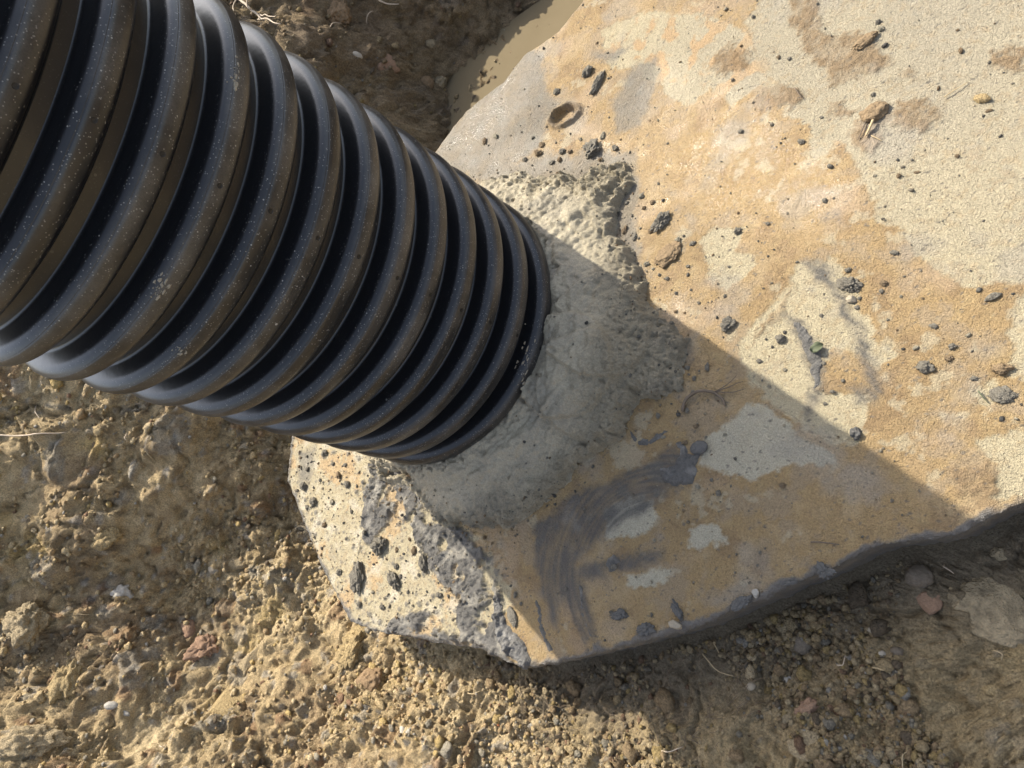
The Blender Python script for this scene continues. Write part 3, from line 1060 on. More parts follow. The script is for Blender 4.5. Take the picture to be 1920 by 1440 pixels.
CRUMBS = {
    'upper': ('dark mortar crumb between the ring mark and mortar', [
        (1045, 173, 8, 6), (1017, 272, 9, 6), (1010, 288, 10, 8), (1055, 285, 7, 7), (1070, 285, 5, 5), (1154, 279, 9, 7), (910, 265, 5, 9), (931, 256, 7, 5),
        (1050, 300, 6, 6), (1103, 295, 5, 5), (1000, 259, 4, 4), (1132, 256, 6, 10), (1090, 262, 4, 4), (1035, 305, 7, 5), (985, 300, 6, 5), (1127, 300, 5, 5), (1140, 318, 6, 6)]),
    'right_of_mortar': ('small crumb on wet slab right of the mortar', [
        (1204, 369, 6, 6), (1224, 381, 6, 5), (1208, 391, 5, 5), (1222, 434, 7, 6), (1191, 444, 5, 10), (1172, 432, 6, 11), (1201, 429, 3, 3), (1273, 451, 6, 6),
        (1237, 516, 4, 4), (1251, 523, 5, 4), (1268, 550, 4, 4), (1268, 585, 4, 4), (1261, 607, 5, 5), (1296, 544, 3, 3), (1213, 496, 7, 6), (1290, 500, 4, 4), (1225, 505, 4, 3)]),
    'middle': ('small crumb on the sunlit ochre middle of slab', [
        (1590, 507, 6, 6), (1607, 577, 5, 5), (1657, 532, 8, 6), (1653, 547, 5, 5), (1423, 677, 6, 5), (1472, 693, 4, 4), (1443, 725, 4, 4), (1545, 682, 6, 4),
        (1750, 612, 8, 5), (1717, 653, 6, 4), (1780, 673, 8, 6), (1787, 650, 7, 6), (1827, 710, 8, 5), (1562, 735, 5, 4), (1547, 757, 4, 4), (1582, 715, 4, 4),
        (1665, 600, 3, 3), (1690, 556, 3, 3), (1730, 560, 3, 3), (1612, 560, 4, 4), (1540, 592, 4, 4), (1360, 556, 4, 4), (1367, 500, 3, 3)]),
    'far_right': ('dark speck on the pale upper right of slab', [
        (1647, 42, 6, 5), (1652, 55, 6, 5), (1503, 267, 8, 6), (1390, 248, 5, 6), (1383, 433, 8, 9), (1678, 475, 9, 5), (1720, 323, 6, 3), (1795, 293, 4, 4), (1547, 377, 6, 5),
        (1460, 108, 4, 4), (1480, 110, 4, 4), (1540, 220, 4, 3), (1640, 330, 4, 3), (1685, 330, 5, 5), (1855, 208, 6, 3), (1300, 458, 8, 5), (1637, 178, 4, 4), (1440, 420, 5, 4), (1710, 300, 3, 3)]),
    'shade': ('grey crumb on the slab inside the pipe shadow', [
        (1348, 925, 6, 7), (1310, 913, 6, 5), (1327, 690, 5, 10), (1303, 710, 5, 5), (1290, 690, 6, 5), (1468, 910, 7, 6), (1227, 1013, 4, 4), (1063, 1105, 4, 4), (1153, 1063, 9, 6),
        (1425, 1036, 4, 4), (1572, 1057, 4, 4), (1305, 800, 6, 5), (1290, 770, 5, 6), (1300, 735, 5, 4), (1360, 815, 4, 4), (1335, 900, 4, 4), (1285, 830, 7, 5), (1420, 1060, 3, 3), (1245, 820, 6, 4), (1235, 780, 5, 8)]),
    'corner': ('dark crumb stuck on the bright cream slab corner', [
        (637, 892, 6, 9), (653, 908, 8, 8), (623, 941, 6, 6), (589, 941, 10, 10), (576, 951, 5, 6), (744, 1031, 5, 6), (777, 1034, 7, 10), (744, 1061, 6, 6),
        (637, 1073, 7, 7), (603, 1028, 4, 4), (609, 984, 6, 6), (751, 1081, 5, 5), (786, 1078, 4, 4), (571, 913, 10, 9), (577, 880, 5, 6), (609, 850, 8, 8),
        (824, 1116, 9, 7), (718, 1138, 6, 6), (675, 1133, 6, 6), (968, 1115, 5, 8), (978, 1132, 4, 4), (660, 960, 4, 5), (690, 1000, 5, 5), (650, 1010, 4, 4),
        (600, 900, 5, 4), (625, 870, 5, 5), (648, 872, 6, 4), (765, 1110, 4, 4), (700, 1110, 5, 4), (860, 1075, 5, 5)]),
}
M_CRUMB2 = earth_material('brown_crumb', (.21, .155, .095), ((300, .006), (900, .002)), grain=(.65, 1.35))
M_CRUMB3 = earth_material('pale_crumb', (.30, .27, .20), ((300, .006), (900, .002)), grain=(.65, 1.35))
CRUMB_MATS = [M_CRUMB, M_CRUMB, M_CRUMB2, M_CRUMB3, M_CRUMB]
ORD = ('first second third fourth fifth sixth seventh eighth ninth tenth eleventh twelfth thirteenth fourteenth fifteenth sixteenth seventeenth eighteenth nineteenth twentieth '
       'twenty-first twenty-second twenty-third twenty-fourth twenty-fifth twenty-sixth twenty-seventh twenty-eighth twenty-ninth thirtieth').split()
sd_ = 1000
for key_, (lab, pts) in CRUMBS.items():
    for i_, (u, v_, a_, b_) in enumerate(sorted(pts)):
        q = P(u, v_)
        s_ = pxscale(u, v_)
        z_ = float(top_z(q[0], q[1])[0])
        hz = .75 * min(a_, b_) * s_
        sd_ += 3
        rot_ = px_angle(u, v_, 90 if b_ > a_ else 0) + random.uniform(-.4, .4)
        lump('mortar_crumb', (q[0], q[1], z_), (max(a_, b_) * s_ * .74, min(a_, b_) * s_ * .74, hz * .75), random.choice(CRUMB_MATS), lab + ', ' + ORD[i_] + ' from the left', 'crumb', lab.replace('crumb', 'crumbs').replace('speck', 'specks'),
             sd_, .5, 0, rot_, .28, ICO3)

SPECIAL = [
    # name, px, half extents px (long, short, height), angle, material, label, category, rough
    ('mortar_lump', 1112, 281, 15, 13, 9, 0, M_CRUMB, 'largest round mortar lump on the slab above the mortar collar', 'lump', .55),
    ('mortar_lump', 1103, 137, 11, 7, 7, -50, M_CRUMB, 'oval dark mortar lump right of and above the ring mark', 'lump', .4),
    ('mortar_lump', 1121, 158, 19, 7, 6, -60, M_CRUMB, 'long dark mortar lump slanting above the ring mark', 'lump', .5),
    ('mortar_lump', 1242, 418, 19, 10, 8, -55, M_CRUMB, 'knobbly mortar lump lying alone on the wet glittering slab', 'lump', .6),
    ('mud_lump', 1256, 478, 24, 17, 6, -40, None, 'ochre mud lump at the right edge of the crumbly mortar', 'lump', .35),
    ('mortar_lump', 1367, 608, 11, 12, 8, 60, M_CRUMB, 'rough mortar lump just above the pipe shadow edge', 'lump', .55),
    ('mortar_lump', 1465, 636, 9, 8, 8, 0, M_CRUMB, 'round dark lump on the cream patch left of the clay smear', 'lump', .3),
    ('mud_lump', 1595, 535, 17, 11, 8, 20, M_CRUMB, 'crumbly dark dirt lump near the top of the curved smear', 'lump', .7),
    ('mortar_lump', 1735, 690, 12, 9, 7, 0, M_CRUMB, 'grey lump on the ochre slab between two dirt clusters', 'lump', .5),
    ('mud_lump', 1862, 558, 11, 5, 5, -20, M_CRUMB, 'flat dark chip near the right edge of the ochre stain', 'lump', .3),
    ('mud_lump', 1877, 693, 13, 8, 7, 0, None, 'brown dirt lump near the right margin of the slab', 'lump', .6),
    ('mortar_lump', 1883, 743, 16, 12, 6, 10, M_CRUMB, 'wide grey dirt lump below the brown one at the right margin', 'lump', .5),
    ('mortar_lump', 1605, 813, 9, 10, 8, 0, M_CLAY, 'dark clay lump on the pale patch under the curved smear', 'lump', .5),
    ('mud_lump', 1623, 80, 19, 8, 5, -35, None, 'long brown dirt lump in the upper brown stain', 'lump', .35),
    ('clay_blob', 1312, 840, 17, 13, 7, -15, M_CLAY, 'smooth dark wet clay blob beside the pale grey patch', 'blob', .06),
    ('mortar_lump', 714, 1025, 15, 14, 11, 0, M_CRUMB, 'round lump of mortar in the middle of the cream corner', 'lump', .5),
    ('mortar_lump', 798, 1056, 18, 7, 8, 80, M_CRUMB, 'narrow upright mortar lump beside the grey clay streak', 'lump', .5),
    ('mortar_lump', 673, 1082, 28, 13, 10, 85, M_CRUMB, 'longest mortar lump, standing on the left of the cream corner', 'lump', .4),
    ('mortar_lump', 740, 1087, 17, 9, 9, 65, M_CRUMB, 'pointed dark mortar lump in the lower cream corner', 'lump', .5),
    ('clay_flake', 962, 1157, 17, 8, 4, 75, M_CRUMB, 'flat grey flake on the sunlit ochre strip near the corner', 'flake', .3),
    ('clay_flake', 1163, 1152, 16, 8, 5, -10, M_CLAY, 'dark clay flake above the near edge of the slab', 'flake', .6),
    ('clay_flake', 1270, 1143, 17, 7, 5, 60, M_CLAY, 'slanting dark clay flake right of the wiped smear', 'flake', .6),
    ('clay_flake', 1210, 1180, 16, 10, 6, -20, M_CLAY, 'clay lump perched on the near edge of the slab', 'flake', .6),
    ('clay_flake', 1543, 1070, 16, 10, 5, 20, M_CLAY, 'ragged clay flake near the right part of the near edge', 'flake', .7),
    ('clay_flake', 1480, 1093, 13, 4, 4, -10, M_CLAY, 'thin clay sliver close to the near edge', 'flake', .4),
    ('clay_flake', 1390, 1130, 18, 9, 5, -25, M_CLAY, 'bluish clay patch hugging the near edge of the slab', 'flake', .5),
]
M_MUD = earth_material('ochre_mud', (.215, .155, .09), ((260, .003), (800, .001)))
M_PALE = earth_material('pale_stone', (.29, .25, .185), ((200, .001), (700, .0005)), grain=(.85, 1.12))
M_GREYST = earth_material('grey_stone', (.31, .29, .25), ((200, .001), (700, .0005)), grain=(.8, 1.2))
M_RED = earth_material('red_stone', (.26, .165, .105), ((220, .002), (700, .0008)), grain=(.75, 1.2))
M_ORANGE = earth_material('orange_brick', (.52, .20, .08), ((220, .002), (700, .0008)), grain=(.8, 1.2))
M_BROWNST = earth_material('brown_stone', (.20, .135, .075), ((180, .002), (600, .001)), grain=(.7, 1.3))
M_YELL = earth_material('yellow_clod', (.42, .315, .16), ((120, .01), (400, .006)), grain=(.6, 1.35))
M_CLOD = earth_material('tan_clod', (.38, .30, .18), ((120, .01), (400, .005)), grain=(.65, 1.3))
M_WHITE = earth_material('white_pebble', (.36, .32, .255), ((150, .001), (700, .0004)), grain=(.9, 1.08))
M_DAMPST = earth_material('damp_stone', (.13, .105, .075), ((180, .002), (600, .001)), grain=(.7, 1.3), fixed_wet=.5)
M_DAMPGR = earth_material('damp_grey_rock', (.27, .215, .13), ((50, .012), (240, .006)), grain=(.5, 1.5), fixed_wet=.4, grain_scale=45)
for k, (nm, u, v_, a_, b_, hz, ang, mt, lab, cat, rg_) in enumerate(SPECIAL):
    q = P(u, v_)
    s_ = pxscale(u, v_)
    z_ = float(top_z(q[0], q[1])[0])
    lump(nm, (q[0], q[1], z_), (a_ * s_, b_ * s_, hz * s_), mt or M_MUD, lab, cat, None, 3000 + 7 * k, rg_, 0, px_angle(u, v_, ang), .3, ICO4 if a_ > 14 else ICO3)
for k, (nm, u, v_, a_, b_, hz, ang, mt, lab) in enumerate([
        ('pebble', 1598, 563, 9, 7, 6, 10, M_PALE, 'pale angular pebble beside the dark dirt at the curved smear'),
        ('pebble', 1418, 1113, 9, 7, 6, 70, M_GREYST, 'light grey pebble near the near edge of the slab'),
        ('pebble', 1268, 1172, 12, 8, 6, 20, M_PALE, 'pale cream pebble at the near edge of the slab'),
        ('stone_chip', 1843, 187, 13, 8, 5, 0, M_YELL, 'small ochre chip on the pale dry right side of the slab')]):
    q = P(u, v_)
    s_ = pxscale(u, v_)
    lump(nm, (q[0], q[1], float(top_z(q[0], q[1])[0])), (a_ * s_, b_ * s_, hz * s_), mt, lab, 'pebble', None, 4000 + k, .2, .8, px_angle(u, v_, ang), .2, ICO3)

# stones and clods in the soil
STONES = [
    ('brick_chip', 933, 1347, 13, 6, 6, 80, M_ORANGE, 'small bright orange brick chip in the soil below the slab corner', 'chip', .2, .8),
    ('stone', 355, 1178, 21, 11, 10, 80, M_RED, 'smooth red-brown stone standing in the left bank', 'stone', .2, .6),
    ('soil_clod', 387, 1217, 26, 20, 14, -30, M_RED, 'reddish clod just below the red-brown stone', 'clod', .5, .3),
    ('stone', 430, 1323, 40, 30, 22, 60, M_YELL, 'large yellowish stone half buried in the lower left bank', 'stone', .25, .8),
    ('stone', 60, 1190, 13, 10, 8, 20, M_WHITE, 'white stone at the left margin of the soil', 'stone', .2, .6),
    ('pebble', 215, 1327, 11, 7, 5, -10, M_GREYST, 'flat grey pebble in the lower left soil', 'pebble', .12, .3),
    ('pebble', 238, 1338, 9, 4, 4, 30, M_GREYST, 'thin grey pebble right of the flat one', 'pebble', .15, .3),
    ('soil_clod', 467, 1240, 58, 17, 14, -62, M_CLOD, 'long pale spade-cut clod pointing up towards the slab', 'clod', .25, .9),
    ('soil_clod', 450, 1057, 34, 13, 10, -5, M_CLOD, 'smooth pale clod left of the slab corner', 'clod', .2, .6),
    ('stone', 403, 1066, 9, 8, 7, 0, M_PALE, 'small pinkish stone beside the smooth pale clod', 'stone', .2, .6),
    ('soil_clod', 210, 1003, 22, 15, 12, -20, M_YELL, 'yellow clod high on the left bank', 'clod', .5, .2),
    ('soil_clod', 130, 1280, 24, 40, 18, 10, M_YELL, 'crumbling yellow clod in the left foreground', 'clod', .5, .3),
    ('soil_clod', 235, 1112, 16, 14, 10, 0, M_GREYST, 'crumbly blue-grey clod in the left bank', 'clod', .6, .2),
    ('soil_clod', 60, 1400, 50, 22, 18, -25, M_CLOD, 'pale flat clod in the bottom left corner', 'clod', .5, .3),
    ('soil_clod', 60, 1170, 28, 30, 22, 0, M_CLOD, 'rounded crumbly clod by the white stone', 'clod', .5, .1),
    ('stone', 763, 1370, 15, 8, 7, 70, M_GREYST, 'grey sliver of stone in the sunlit soil below the slab', 'stone', .15, .7),
    ('stone', 703, 1278, 26, 22, 16, -20, M_BROWNST, 'brown stone in the hollow below the cream corner', 'stone', .25, .6),
    ('soil_clod', 668, 1220, 26, 34, 18, 10, M_YELL, 'ochre-streaked clod against the lower left slab edge', 'clod', .45, .4),
    ('stone', 957, 1360, 11, 12, 8, 0, M_BROWNST, 'small brown stone right of the orange brick chip', 'stone', .25, .5),
    ('stone', 1520, 1397, 29, 25, 10, 10, M_CLOD, 'flat round tan stone at the bottom of the shaded soil', 'stone', .12, .3),
    ('rock', 1862, 1140, 62, 50, 30, 30, M_DAMPGR, 'large mottled grey and ochre rock near the right margin', 'rock', .18, .9),
    ('stone', 1747, 1130, 19, 20, 8, 0, M_RED, 'flat reddish stone left of the large mottled rock', 'stone', .2, .7),
    ('stone', 1500, 1207, 22, 21, 16, 60, M_DAMPST, 'dark damp round stone in the shade below the slab edge', 'stone', .15, .3),
    ('pebble', 1410, 1260, 9, 14, 8, 10, M_CLOD, 'upright pale pebble in the dark soil below the slab', 'pebble', .12, .2),
    ('pebble', 1413, 1287, 8, 7, 6, 0, M_PALE, 'small round pebble under the upright pale one', 'pebble', .12, .2),
    ('pebble', 1413, 1231, 9, 7, 6, 0, M_CLOD, 'tan pebble just above the upright pale one', 'pebble', .15, .2),
    ('pebble', 1482, 1277, 12, 11, 8, 30, M_GREYST, 'grey pebble in the shaded soil under the round dark stone', 'pebble', .2, .4),
    ('soil_clod', 1520, 1328, 20, 12, 9, -25, M_RED, 'orange-brown clod in the middle of the shaded soil', 'clod', .6, .2),
    ('stone', 1860, 1293, 14, 9, 8, 10, M_YELL, 'ochre stone in the lower right soil', 'stone', .2, .7),
    ('stone', 1727, 1083, 20, 20, 14, 0, M_DAMPST, 'rounded damp stone tucked under the right slab edge', 'stone', .15, .3),
    ('stone', 1878, 1040, 18, 12, 9, 0, M_DAMPGR, 'damp grey stone under the slab at the right margin', 'stone', .2, .4),
    ('pebble', 1658, 1227, 6, 6, 5, 0, M_WHITE, 'tiny pale pebble in the damp soil right of centre', 'pebble', .15, .3),
    ('pebble', 1640, 1182, 10, 6, 5, 10, M_PALE, 'pinkish flat pebble below the right slab edge', 'pebble', .15, .5),
    ('pebble', 1685, 1222, 11, 9, 7, 0, M_DAMPST, 'brown pebble right of the tiny pale one', 'pebble', .15, .3),
    ('pebble', 668, 113, 9, 5, 5, -5, M_WHITE, 'bright white pebble in the dark far bank', 'pebble', .15, .3),
    ('stone', 728, 127, 24, 21, 14, -20, M_RED, 'dark red stone in the far bank right of the white pebble', 'stone', .18, .5),
    ('stone', 800, 157, 13, 14, 10, 0, M_BROWNST, 'round brown stone above the puddle', 'stone', .15, .4),
    ('stone', 829, 158, 10, 20, 9, 10, M_DAMPGR, 'tall pinkish-grey stone beside the puddle', 'stone', .2, .5),
    ('stone', 813, 84, 11, 9, 7, 0, M_DAMPGR, 'pale grey stone high in the far bank', 'stone', .2, .5),
    ('soil_clod', 632, 22, 26, 24, 14, 0, M_BROWNST, 'brown clod jutting from the top of the far bank', 'clod', .45, .4),
]
for k, (nm, u, v_, a_, b_, hz, ang, mt, lab, cat, rg_, fc_) in enumerate(STONES):
    q, nr_ = on_ground(u, v_, True)
    s_ = float(np.linalg.norm(q - CAM_C)) / F_PX
    nrm = Vector(nr_)
    o = lump(nm, q, (a_ * s_, b_ * s_, hz * s_), mt, lab, cat, None, 5000 + 5 * k, rg_, fc_, 0, .5, ICO4 if max(a_, b_) > 24 else ICO3)
    o.location += nrm * hz * s_ * (.0 if cat == 'pebble' else -.5 if cat == 'rock' else -.25)
    qa = Vector((0, 0, 1)).rotation_difference(nrm)
    o.rotation_euler = (qa @ Matrix.Rotation(px_angle(u, v_, ang, q[2]), 3, 'Z').to_quaternion()).to_euler()


# loose crumbs of soil, one mass
def build_crumbs():
    pal = np.array([(.55, .42, .23), (.45, .325, .18), (.62, .49, .29), (.36, .32, .24), (.53, .39, .17), (.32, .20, .12), (.50, .46, .38), (.22, .17, .11)])
    V, Fc, Cc, Wc = [], [], [], []
    off = 0
    for lev, n, med, sig, lo_, hi_ in ((ico(0), 115000, .0033, .38, .0016, .0065), (ICO1, 6500, .0068, .35, .0045, .0125)):
        var = np.stack([rock(7000 + k, .5, .0 if k % 2 else .5, lev)[0] for k in range(12)])
        th = RNG.uniform(math.radians(-72), math.radians(105), n)
        rr_ = np.exp(RNG.uniform(math.log(.25), math.log(3.4), n))
        x = -1.22 + rr_ * np.cos(th)
        y = .02 + rr_ * np.sin(th)
        dd = sdf(SLAB, x, y)
        far = np.arctan2(y + .25, x + .35) < 0
        k = (dd > .012) & ~(far & (dd < .20))
        x, y = x[k], y[k]
        pos, nr_, A = ground_full(x, y)
        k = RNG.random(len(x)) < np.clip(.05 + .9 * A['crumbly'] ** 1.5, .05, 1)
        pos, nr_, x, y = pos[k], nr_[k], x[k], y[k]
        n = len(x)
        size = np.clip(np.exp(RNG.normal(math.log(med), sig, n)) * (1 + .35 * np.clip(np.hypot(x + 1.2, y) - 1, 0, 2)), lo_, hi_ * 1.4)
        ci = RNG.choice(len(pal), n, p=[.30, .22, .18, .08, .10, .04, .03, .05])
        damp = np.clip(A['right'][k] * .8 + A['farm'][k] * 1.1 + (1 - ss(.02, .13, A['dd'][k])) * ss(1.3, 1.7, A['az'][k]), 0, 1)  # also darkens the crumbs in the far bank
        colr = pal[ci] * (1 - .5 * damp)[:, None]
        ang = RNG.uniform(0, 6.28, n)
        st = np.stack([RNG.uniform(.8, 1.3, n), RNG.uniform(.7, 1.1, n), RNG.uniform(.55, .95, n)], 1) * size[:, None]
        b_ = var[RNG.integers(0, 12, n)] * st[:, None, :]
        ca, sa = np.cos(ang)[:, None], np.sin(ang)[:, None]
        ctr_ = pos + nr_ * (size * .3)[:, None]
        vv = np.stack([b_[..., 0] * ca - b_[..., 1] * sa, b_[..., 0] * sa + b_[..., 1] * ca, b_[..., 2]], -1) + ctr_[:, None, :]
        nv = vv.shape[1]
        V.append(vv.reshape(-1, 3))
        Fc.append((lev[1][None] + (np.arange(n) * nv)[:, None, None]).reshape(-1, 3) + off)
        off += n * nv
        Cc.append(np.repeat(colr, nv, 0))
        Wc.append(np.repeat(.4 * damp, nv))
    o = npmesh('soil_crumbs', np.vstack(V), np.vstack(Fc), M_SOIL, np.vstack(Cc), np.concatenate(Wc))
    tag(o, 'loose soil crumbs and grit scattered over the pit floor and banks', 'soil', None, 'stuff')


build_crumbs()


def build_grit():
    n = 30000
    x = RNG.uniform(-1.1, .42, n)
    y = RNG.uniform(-.85, .64, n)
    ds = slab_edge(x, y)
    dm = sdf(MORT, x, y)
    left = sdf(PALE[-1], x, y) < .02
    p = .035 + .75 * np.exp(-np.abs(dm) / .022) + .30 * left + .10 * ss(.0, .4, fbm(x, y, 7, 3, 640)) + .2 * np.exp(-np.abs(ds) / .02)
    k = (ds < -.004) & (np.hypot(x, y) > .31) & (RNG.random(n) < p * .55)
    x, y = x[k], y[k]
    n = len(x)
    var = np.stack([rock(7700 + q, .55, .4, ico(0))[0] for q in range(10)])
    size = np.clip(np.exp(RNG.normal(math.log(.0017), .45, n)), .0008, .0052)
    z = top_z(x, y) + size * .35
    pal = np.array([(.17, .158, .13), (.24, .21, .16), (.21, .15, .09), (.33, .29, .21), (.10, .095, .085)])
    colr = pal[RNG.choice(5, n, p=[.35, .25, .18, .10, .12])]
    b_ = var[RNG.integers(0, 10, n)] * (np.stack([RNG.uniform(.8, 1.5, n), RNG.uniform(.7, 1.1, n), RNG.uniform(.5, .9, n)], 1) * size[:, None])[:, None, :]
    ang = RNG.uniform(0, 6.28, n)
    ca, sa = np.cos(ang)[:, None], np.sin(ang)[:, None]
    vv = np.stack([b_[..., 0] * ca - b_[..., 1] * sa + x[:, None], b_[..., 0] * sa + b_[..., 1] * ca + y[:, None], b_[..., 2] + z[:, None]], -1)
    nv = vv.shape[1]
    o = npmesh('mortar_grit', vv.reshape(-1, 3), (ico(0)[1][None] + (np.arange(n) * nv)[:, None, None]).reshape(-1, 3), M_SOIL,
               np.repeat(colr, nv, 0), np.zeros(n * nv))
    tag(o, 'fine mortar grit sprinkled over the slab, densest around the mortar', 'grit', None, 'stuff')


build_grit()

# ------------------------------------------------------------------ roots, twigs, leaf
def plain(name, c, rough=.8, sc=90):
    m, t, b, N, L = material(name)
    cr = N('ShaderNodeValToRGB')
    cr.color_ramp.elements[0].color = (c[0] * .65, c[1] * .62, c[2] * .6, 1)
    cr.color_ramp.elements[1].color = (c[0] * 1.2, c[1] * 1.2, c[2] * 1.2, 1)
    L(noise_node(t, N('ShaderNodeTexCoord').outputs['Object'], sc, 4), cr.inputs[0])
    L(cr.outputs[0], b.inputs['Base Color'])
    b.inputs['Roughness'].default_value = rough
    return m


M_ROOT = plain('pale_root', (.52, .43, .32))
M_TWIG = plain('dark_twig', (.13, .10, .07))
M_TWIG2 = plain('rootlet', (.17, .13, .085))
M_STRAW = plain('dry_straw', (.42, .33, .19))
M_LEAF = plain('green_leaf', (.085, .10, .055), .8)


def tube(path, r0, r1, sides=7):
    path = np.array(path, float)
    n = len(path)
    tg = np.gradient(path, axis=0)
    tg /= np.linalg.norm(tg, axis=1)[:, None] + 1e-9
    ref = np.array([.31, .77, .55])
    v = []
    for i in range(n):
        a = np.cross(tg[i], ref)
        a /= np.linalg.norm(a)
        b = np.cross(tg[i], a)
        rr_ = r0 + (r1 - r0) * i / (n - 1)
        for k in range(sides):
            w_ = 2 * math.pi * k / sides
            v.append(path[i] + rr_ * (a * math.cos(w_) + b * math.sin(w_)))
    fc = grid_faces(n, sides, True)
    v = np.array(v)
    # close the ends with a point
    v = np.vstack([v, path[0] - tg[0] * r0 * .5, path[-1] + tg[-1] * r1 * .5])
    caps = []
    m0, m1 = len(v) - 2, len(v) - 1
    for k in range(sides):
        k2 = (k + 1) % sides
        caps.append((m0, k2, k, k))
        caps.append((m1, (n - 1) * sides + k, (n - 1) * sides + k2, (n - 1) * sides + k2))
    return v, fc, [c[:3] for c in caps]


def tubes(name, paths, mat, label, cat, group=None):
    V, Fq = [], []
    off = 0
    for (pa, r0, r1) in paths:
        v, fc, caps = tube(pa, r0, r1)
        V += v.tolist()
        Fq += [tuple(int(i) + off for i in q) for q in fc] + [tuple(int(i) + off for i in q) for q in caps]
        off += len(v)
    me_ = bpy.data.meshes.new(name)
    me_.from_pydata(V, [], Fq)
    for p_ in me_.polygons:
        p_.use_smooth = True
    me_.materials.append(mat)
    o = bpy.data.objects.new(name, me_)
    COL.objects.link(o)
    return tag(o, label, cat, group)


def smooth_path(pts, n=18, wob=.0, seed=0):
    pts = np.array(pts, float)
    t_ = np.linspace(0, 1, len(pts))
    tt = np.linspace(0, 1, n)
    out = np.stack([np.interp(tt, t_, pts[:, i]) for i in range(3)], 1)
    for _ in range(2):
        out[1:-1] = (out[:-2] + 2 * out[1:-1] + out[2:]) / 4
    if wob:
        rg = np.random.default_rng(seed)
        nz = rg.normal(size=(n, 3))
        for _ in range(2):
            nz[1:-1] = (nz[:-2] + nz[1:-1] + nz[2:]) / 3
        out += nz * wob
    return out


def on_top(u, v, dz=.0):
    q = P(u, v)
    return np.array([q[0], q[1], float(top_z(q[0], q[1])[0]) + dz])


def gpt(u, v, dz=.0):
    q = on_ground(u, v)
    d_ = CAM_C - q
    return q + d_ / np.linalg.norm(d_) * dz


# pale root hanging from the far bank
rp_ = [gpt(400, -60, .02), gpt(445, -8, .05), gpt(470, 18, .06), gpt(488, 33, .06), gpt(507, 44, .06), gpt(528, 58, .07)]
tubes('root', [(smooth_path(rp_, 26, .004, 1), .0042, .0012),
               (smooth_path([rp_[2], gpt(462, 5, .07), gpt(474, -5, .07), gpt(466, -22, .06)], 14, .004, 2), .0022, .0009),
               (smooth_path([rp_[3], gpt(497, 26, .07), gpt(510, 32, .08), gpt(522, 40, .08)], 14, .004, 3), .0018, .0007),
               (smooth_path([rp_[3], gpt(484, 40, .06), gpt(492, 47, .06)], 8, .002, 4), .0016, .0007),
               (smooth_path([rp_[1], gpt(436, 14, .06), gpt(440, 24, .06)], 8, .003, 5), .0016, .0007)],
      M_ROOT, 'pale branching root hanging from the far bank behind the pipe', 'root')
tubes('root', [(smooth_path([gpt(-20, 815, .012), gpt(40, 818, .012), gpt(90, 817, .012), gpt(132, 815, .012)], 22, .002, 6), .0022, .0012)],
      M_ROOT, 'thin pale root running level across the left bank', 'root')
tubes('root', [(smooth_path([gpt(712, 2, .01), gpt(728, 9, .01), gpt(748, 8, .01)], 10, .001, 7), .0028, .001)],
      M_ROOT, 'short curved pale root at the top of the far bank', 'root')
arc = [on_top(1281, 772, .004), on_top(1288, 752, .006), on_top(1303, 740, .007), on_top(1322, 734, .007), on_top(1342, 737, .006), on_top(1357, 748, .004), on_top(1362, 760, .003)]
tubes('root', [(smooth_path(arc, 26, .0006, 8), .0032, .0022), (smooth_path([arc[4], on_top(1372, 728, .008), on_top(1395, 716, .006)], 10, .001, 9), .0012, .0005),
               (smooth_path([arc[4], on_top(1375, 738, .007), on_top(1402, 730, .005)], 10, .001, 10), .0011, .0005),
               (smooth_path([arc[4], on_top(1368, 724, .009), on_top(1384, 706, .008)], 10, .001, 11), .0010, .0004)],
      M_TWIG, 'arched dark root with a frayed end on the slab at the shadow edge', 'root')
tubes('twig', [(smooth_path([on_top(1522, 1016, .003), on_top(1545, 1017, .004), on_top(1573, 1021, .003)], 12, .0006, 12), .0014, .0008)],
      M_TWIG, 'thin dark twig on the shaded brown slab near the right edge', 'twig')
tubes('twig', [(smooth_path([on_top(1640, 232, .008), on_top(1633, 246, .006), on_top(1626, 258, .003)], 8, .0003, 13), .0022, .0018)],
      M_STRAW, 'stub of straw sticking out of the mud clod on the brown stain', 'twig')
tubes('twig', [(smooth_path([on_top(1626, 230, .006), on_top(1618, 248, .004), on_top(1610, 266, .003)], 8, .0003, 14), .0011, .0007)],
      M_TWIG, 'fine dark stalk left of the straw stub on the brown stain', 'twig')
tubes('twig', [(smooth_path([on_top(1635, 258, .003), on_top(1645, 262, .004), on_top(1655, 267, .003)], 8, .0003, 15), .0009, .0006)],
      M_STRAW, 'short fallen straw just below the straw stub', 'twig')
tubes('twig', [(smooth_path([on_top(1492, 168, .004), on_top(1499, 178, .004), on_top(1505, 186, .003)], 8, .0003, 16), .0011, .0006)],
      M_TWIG, 'tiny dark twig on the pale upper part of the slab', 'twig')
tubes('twig', [(smooth_path([on_top(1772, 184, .004), on_top(1790, 172, .005), on_top(1815, 157, .003)], 8, .0004, 17), .0009, .0005)],
      M_STRAW, 'fine straw lying on the grey dry right part of the slab', 'twig')
tubes('grass_blade', [(smooth_path([on_top(1835, 735, .004), on_top(1845, 747, .006), on_top(1854, 757, .003)], 8, .0003, 18), .0011, .0005)],
      M_LEAF, 'dark green grass blade on the pale patch at the right', 'grass blade')
q = P(1640, 213)
lump('mud_clod', (q[0], q[1], float(top_z(q[0], q[1])[0])), (21 * pxscale(1640, 213), 15 * pxscale(1640, 213), .008), M_MUD,
     'brown mud clod holding straw on the upper brown stain', 'clod', None, 8001, .35, 0, px_angle(1640, 213, -20), .3, ICO3)

